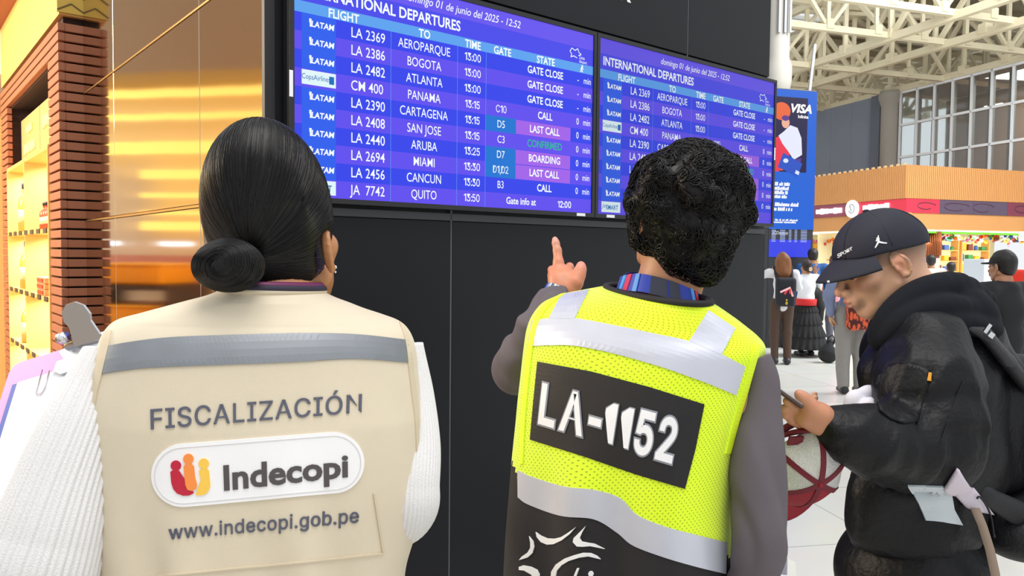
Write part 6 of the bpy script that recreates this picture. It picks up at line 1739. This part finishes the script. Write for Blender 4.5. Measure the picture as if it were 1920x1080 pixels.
# ================================================================== PEOPLE FURTHER BACK
def hexmat(c, **k): return mat('cloth_' + c.lstrip('#'), c, .8, noise=.08, nscale=18, bump=.2, bscale=90, **k)
def bystander(label, px, d, height, yaw, top, bottom, hair=None, hairlen=0, armL=None, armR=None, cap_c=None, skin='#b9805a', wide=1.0, skirt=None, lean=0.0, collar=None, jacket_long=False, group=None):
    g0 = P(px, 480, d); g0[2] = 0
    root = thing('person', label, 'person', g0, group)
    s = height / 1.68; F = Frame(g0, yaw=yaw); 
    def j(x, y, z): return F(x * s, y * s + lean * max(0, z - .9), z * s)
    hh = .011 if d > 7.5 else .008
    armL = armL or [(-.185, 0, 1.37), (-.235, -.03, 1.10), (-.24, .06, .87)]
    armR = armR or [(.185, 0, 1.37), (.235, -.03, 1.10), (.24, .06, .87)]
    A = [[j(*q) for q in a] for a in (armL, armR)]
    Fh_ = Frame(j(0, .02, 1.555), yaw=yaw, pitch=-.05, scale=.94 * s)
    core = limb([j(0, 0, 1.45), j(0, 0, 1.25), j(0, 0, .95)], [.06, .09, .10], .05)
    for a in A: core += limb([j(0, 0, 1.36)] + a, [.05, .042, .034, .024], .03)
    feet = []
    for q in (-1, 1):
        an = j(q * .09, -.02, .09); feet.append(an); core += limb([j(q * .08, 0, .9), j(q * .09, .015, .48), an], [.07, .05, .036], .04)
    geos = [blob_geo(head_prims(Fh_, j(0, -.01, 1.40), fine=d < 7, neck_r=.05), .006 if d > 7 else .004, it=1), blob_geo(core, .014, it=2)]
    for a, q in zip(A, (-1, 1)):
        f = a[2] - a[1]; f /= np.linalg.norm(f)
        geos.append(blob_geo(hand_prims(a[2], f, np.cross(f, F.R[:, 1]) * q + F.R[:, 0] * .1 * q + .01, -q, (.4, .4, .45, .5), s=.95 * s), .0055, it=0))
    body = joined('body', geos, M_SKIN, root)
    Xl = Fh_.inv(np.array([v.co[:] for v in body.data.vertices])); tn = np.tile(L3(skin), (len(Xl), 1))
    l_ = np.exp(-((Xl[:, 0]) / .02) ** 2 - ((Xl[:, 1] - .112) / .013) ** 2 - ((Xl[:, 2] + .067) / .012) ** 2)[:, None]
    set_tone(body, tn * (1 - l_) + L3('#9a4a44') * l_)
    mb = MB()
    for q in (-1, 1): mb.sphere(Fh_(q * .0315, .0875, .003), .011 * s, 6)
    mb.build('eyes', mat('eye_dark', '#2a1c16', .1), root, True)
    zb = .80 if not jacket_long else .74
    tp = limb([j(0, 0, 1.36), j(0, -.005, 1.22), j(0, 0, 1.0), j(0, 0, zb + .1)], np.array([.10, .125, .12, .125]) * s * wide, .05)
    for a in A: tp += limb([j(0, 0, 1.35) * .45 + a[0] * .55] + a[:2] + [a[1] * .12 + a[2] * .88], np.array([.07, .065, .055, .042]) * s * wide, .035)
    tp += [half(j(0, 0, zb), -UP, .01), half(j(0, 0, 1.44), UP, .01)]
    blob('jacket' if jacket_long else 'shirt', tp, hh, hexmat(top), root, disp=wob(.004, 26, int(px)), it=1)
    if skirt:
        V, Fc = [], []; n = 96; rows = 60
        for i in range(rows):
            t = i / (rows - 1); z = .98 - (.98 - skirt[1]) * t; tier = (t * skirt[2]) % 1.0
            for k in range(n):
                a = 2 * math.pi * k / n; r = (.125 + (skirt[0] - .125) * t ** .8) * (1 + .07 * tier * math.sin(a * 22 + 5 * t) + .05 * tier) 
                V.append(j(r * math.cos(a), r * .85 * math.sin(a), z))
        for i in range(rows - 1):
            for k in range(n): Fc.append([i * n + k, (i + 1) * n + k, (i + 1) * n + (k + 1) % n, i * n + (k + 1) % n])
        solidify(mesh_obj('skirt', V, Fc, hexmat(bottom), root), .006)
    else:
        bt = []
        for q in (-1, 1): bt += limb([j(q * .085, 0, .9), j(q * .092, .012, .48), j(q * .092, -.02, .10)], np.array([.098, .074, .058]) * s * wide, .03)
        bt += [ell(j(0, 0, .92), np.array([.155, .115, .11]) * s * wide, F.R, .05)]
        blob('trousers', bt, hh, hexmat(bottom), root, disp=wob(.003, 24, int(px) + 1), it=1)
    for an in feet: blob('shoe', shoe_prims(an, F.R[:, 1], .9), .009, mat('shoe_dark', '#222226', .5), root, it=1)
    if hair:
        h = [ell(Fh_(0, -.02, .048), np.array([.088, .108, .098]) * Fh_.k, Fh_.R, 0), half(Fh_(0, .06, .015), Fh_.R @ (np.array([0, 1., -.12]) if hairlen else np.array([0, .8, -.6])), .01)]
        if hairlen: h = h[:1] + [cap(Fh_(0, -.05, -.01), Fh_(0, -.06, -.05 - hairlen), (.085 + .2 * hairlen) * s, (.078 + .28 * hairlen) * s, .03, sq=(F.R[:, 1], .75))] + h[1:]
        else: h = h[:1] + [ell(Fh_(0, -.05, -.02), np.array([.072, .062, .065]) * Fh_.k, Fh_.R, .03)] + h[1:]
        hc_ = lin(hair)
        blob('hair', h, .006, mat('hair_' + hair.lstrip('#'), hair, .5, noise=.55 if hairlen else .25, nscale=40, bump=.4, bscale=160, stretch=(1, 1, .12)), root, disp=wob(.003, 50, 3), it=1)
    if cap_c:
        c_ = [ell(Fh_(0, -.012, .035), np.array([.088, .112, .098]) * Fh_.k, Fh_.R, 0), half(Fh_(0, 0, .03), Fh_.R @ np.array([0, -.1, -1.]), .004), ell(Fh_(0, .115, .035), np.array([.066, .07, .010]) * Fh_.k, Fh_.R, .006)]
        blob('cap', c_, .005, hexmat(cap_c), root, it=1)
    return root, F, j, s, Fh_
# woman with brown hair and a backpack
r1, F1, j1, s1, h1 = bystander('woman with long brown hair, white lace blouse and brown trousers', 1468, 10.8, 1.56, .12, '#dcdbe0', '#4a372c', '#7d4c26', .15,
    armL=[(-.185, 0, 1.37), (-.30, .06, 1.33), (-.12, .24, 1.40)], armR=[(.185, 0, 1.37), (.25, .05, 1.16), (.12, .24, 1.30)], skin='#c98f66', wide=.95)
bp = thing('backpack', 'black backpack with a red and white ribbon on the brown-haired woman', 'backpack', j1(0, -.2, .85))
blob('pack_body', [rbox(j1(.01, -.19, 1.10), (.135, .07, .20), F1.R, .05, .02), rbox(j1(.01, -.26, 1.0), (.105, .03, .10), F1.R, .025, .02)], .009, hexmat('#1d1f28'), bp, it=1)
blob('shoulder_strap', limb([j1(-.10, -.14, 1.26), j1(-.12, -.02, 1.46), j1(-.11, .11, 1.30)], [.022, .024, .02], .01), .007, hexmat('#1d1f28'), bp, it=1)
blob('shoulder_strap', limb([j1(.11, -.14, 1.26), j1(.12, -.02, 1.46), j1(.11, .11, 1.30)], [.022, .024, .02], .01), .007, hexmat('#1d1f28'), bp, it=1)
for (x0, z0, x1, z1, c) in ((.06, 1.17, -.09, 1.10, 'pink_ribbon'), (.03, 1.16, -.03, 1.07, 'red_ribbon'), (.05, 1.16, .09, 1.04, 'pink_ribbon'), (.05, 1.16, .05, 1.08, 'red_ribbon')):
    mb = MB(); mb.bar(j1(x0, -.275 if z0 < 1 else -.27, z0), j1(x1, -.30, z1), .026, .006, up=F1.R[:, 1], m=0); mb.build('ribbon', mat(c, '#f2b9bd' if c[0] == 'p' else '#c8283a', .6), bp)
mb = MB(); mb.sphere(j1(.0, -.305, .94), (.018, .014, .024), 6); mb.sphere(j1(.0, -.305, .985), .014, 6); mb.build('charm', mat('yellow_charm', '#b79a2a', .5), bp, True)
# woman in the black tiered skirt
r2, F2, j2, s2, h2 = bystander('woman in a white blouse, red sash and wide black tiered skirt', 1513, 11.7, 1.46, -.2, '#e4e7ee', '#131316', '#2a1b16', 0,
    armL=[(-.19, -.02, 1.35), (-.27, -.06, 1.2), (-.10, .16, 1.22)], armR=[(.19, 0, 1.37), (.31, .12, 1.24), (.24, .10, 1.46)], skirt=(.40, .14, 4), skin='#c48a62', wide=1.12)
mb = MB(); mb.lathe([(.155, -.05), (.158, .04), (.15, .05)], j2(0, 0, .95), 28); mb.build('sash', mat('red_sash', '#d01e22', .6), r2, True)
blob('shawl', limb([j2(.02, .02, 1.12), j2(.20, .05, 1.08), j2(.27, .02, .86), j2(.26, 0, .66)], [.10, .10, .08, .07], .04), .01, hexmat('#131316'), r2, it=1)
mb = MB(); mb.sphere(j2(.0, -.10, 1.52), (.055, .05, .05), 8); mb.build('hair_bun', mat('hair_2a1b16', '#2a1b16', .5), r2, True)
mb = MB()
for k in range(5): mb.sphere(j2(-.02 + .02 * math.cos(k * 1.26), -.152, 1.52 + .022 * math.sin(k * 1.26)), .013, 5)
mb.build('hair_flower', mat('cream_flower', '#e6c9a8', .6), r2, True)
# others behind
bystander('man in a blue denim jacket, seen from behind past the totem', 1524, 12.6, 1.64, .1, '#1f4f8c', '#23262e', '#17130f', 0, skin='#b07a55', jacket_long=True)
bystander('dark-haired woman in navy beside the man in the denim jacket', 1508, 14.0, 1.56, .9, '#28304a', '#1e1e26', '#241a16', 0, skin='#c08a68')
bystander('person in a pink top and orange cap beyond the denim jacket', 1566, 13.4, 1.55, -.4, '#e79aa8', '#555560', '#3a2418', 0, cap_c='#c8703a', skin='#b07a55')
r3, F3, j3, s3, h3 = bystander('person in grey wide trousers and blue-grey shirt behind the navy cap', 1602, 8.5, 1.64, .05, '#7480a2', '#8b8885', '#1a1412', 0, skin='#c08e6c', wide=1.10,
    armL=[(-.19, 0, 1.37), (-.285, -.05, 1.12), (-.235, .03, .88)])
bg3 = thing('backpack', 'red and black patterned bag on the back of the grey-trousered person', 'backpack', j3(.03, -.2, .85))
def redpat():
    m = mat('red_patterned_cloth', '#c8442a', .8); nt = m.node_tree; N = nt.nodes; L = nt.links
    tc = N.new('ShaderNodeTexCoord'); mp = N.new('ShaderNodeMapping'); mp.inputs['Scale'].default_value = (30, 30, 16); mp.inputs['Rotation'].default_value = (0, .5, 0)
    vo = N.new('ShaderNodeTexVoronoi'); vo.inputs['Scale'].default_value = 1; cr = N.new('ShaderNodeValToRGB')
    cr.color_ramp.elements[0].position = .45; cr.color_ramp.elements[1].position = .6
    cr.color_ramp.elements[0].color = lin('#d85a34'); cr.color_ramp.elements[1].color = lin('#4a1a1a')
    L.new(tc.outputs['Object'], mp.inputs[0]); L.new(mp.outputs[0], vo.inputs['Vector']); L.new(vo.outputs['Distance'], cr.inputs['Fac']); L.new(cr.outputs['Color'], N['Principled BSDF'].inputs['Base Color']); return m
blob('bag_body', [rbox(j3(.045, -.21, .96), (.185, .075, .22), F3.R, .06, .02)], .008, redpat(), bg3, disp=wob(.006, 30, 5), it=1)
blob('bag_strap', limb([j3(-.12, -.15, 1.14), j3(-.13, -.02, 1.47), j3(-.12, .12, 1.25)], [.02, .022, .02], .01), .007, hexmat('#33241f'), bg3, it=1)
fb = P(1555, 560, 11.0); fb[2] = 0
fbt = thing('bag', 'small black bag standing on the floor beside the tiered skirt', 'bag', fb)
blob('bag_body', [ell(fb + UP * .12, (.13, .10, .13), None, 0), cap(fb + UP * .16, fb + UP * .3 + CR * .03, .08, .03, .05), half(fb + UP * .004, -UP, .005)], .008, hexmat('#17171b'), fbt, disp=wob(.006, 25, 5), it=1)
mb = MB(); mb.tube([fb + UP * z + CR * x for x, z in ((-.02, .26), (.0, .36), (.06, .40), (.09, .34), (.07, .25))], .01, 6); mb.build('bag_handle', hexmat('#17171b'), fbt, True)
bystander('man in a black cap and black jacket at the right edge, seen from behind', 1884, 5.7, 1.56, -.35, '#17181d', '#1b1b20', '#14110f', 0, cap_c='#16161a', skin='#b88262', wide=1.16, jacket_long=True)
bystander('person in a bright red jacket at the right edge, past the black-capped man', 1950, 8.4, 1.62, .3, '#e2331f', '#26262c', '#1a1412', 0, skin='#b88262', wide=1.12, jacket_long=True)
bystander('person in a red cap just behind the young man\'s head', 1746, 13.5, 1.56, .4, '#d9c9b8', '#4a4a55', '#1a1412', 0, cap_c='#d23a38', skin='#a8714e')
bystander('person in a pink cap, right of the person in the red cap', 1784, 13.5, 1.44, .2, '#cfd0c0', '#4a4a55', '#1a1412', 0, cap_c='#ea7f88', skin='#a8714e')
# white lidded bin top beside the man's sleeve, low at the frame's edge
wb2 = P(1478, 1078, 2.6); wb2[2] = 0; zt = float(P(1478, 1062, 2.6)[2])
lb = thing('suitcase', 'white hard case with a grey inset, low beside the man\'s grey sleeve', 'suitcase', wb2 - CR * .10)
c_ = wb2 - CR * .095 + CF * .04
mb = MB(); mb.box(c_ + UP * (zt / 2 + .02), (.27, .22, zt - .04), rot(0, 0, -.35), bev=.035); mb.build('case_body', mat('white_hard_shell', '#e6e6e0', .3), lb)
mb = MB(); mb.box(c_ + UP * (zt - .002), (.20, .15, .012), rot(0, 0, -.35), bev=.005); mb.build('grey_inset', mat('grey_inset', '#8c8a98', .4), lb)
mb = MB()
for sx in (-1, 1):
    for sy in (-1, 1): mb.lathe([(.02, 0), (.02, .045)], c_ * [1, 1, 0] + rot(0, 0, -.35) @ np.array([sx * .10, sy * .07, 0]), 12)
mb.build('wheels', mat('grey_wheel', '#5d5d62', .5), lb, True)
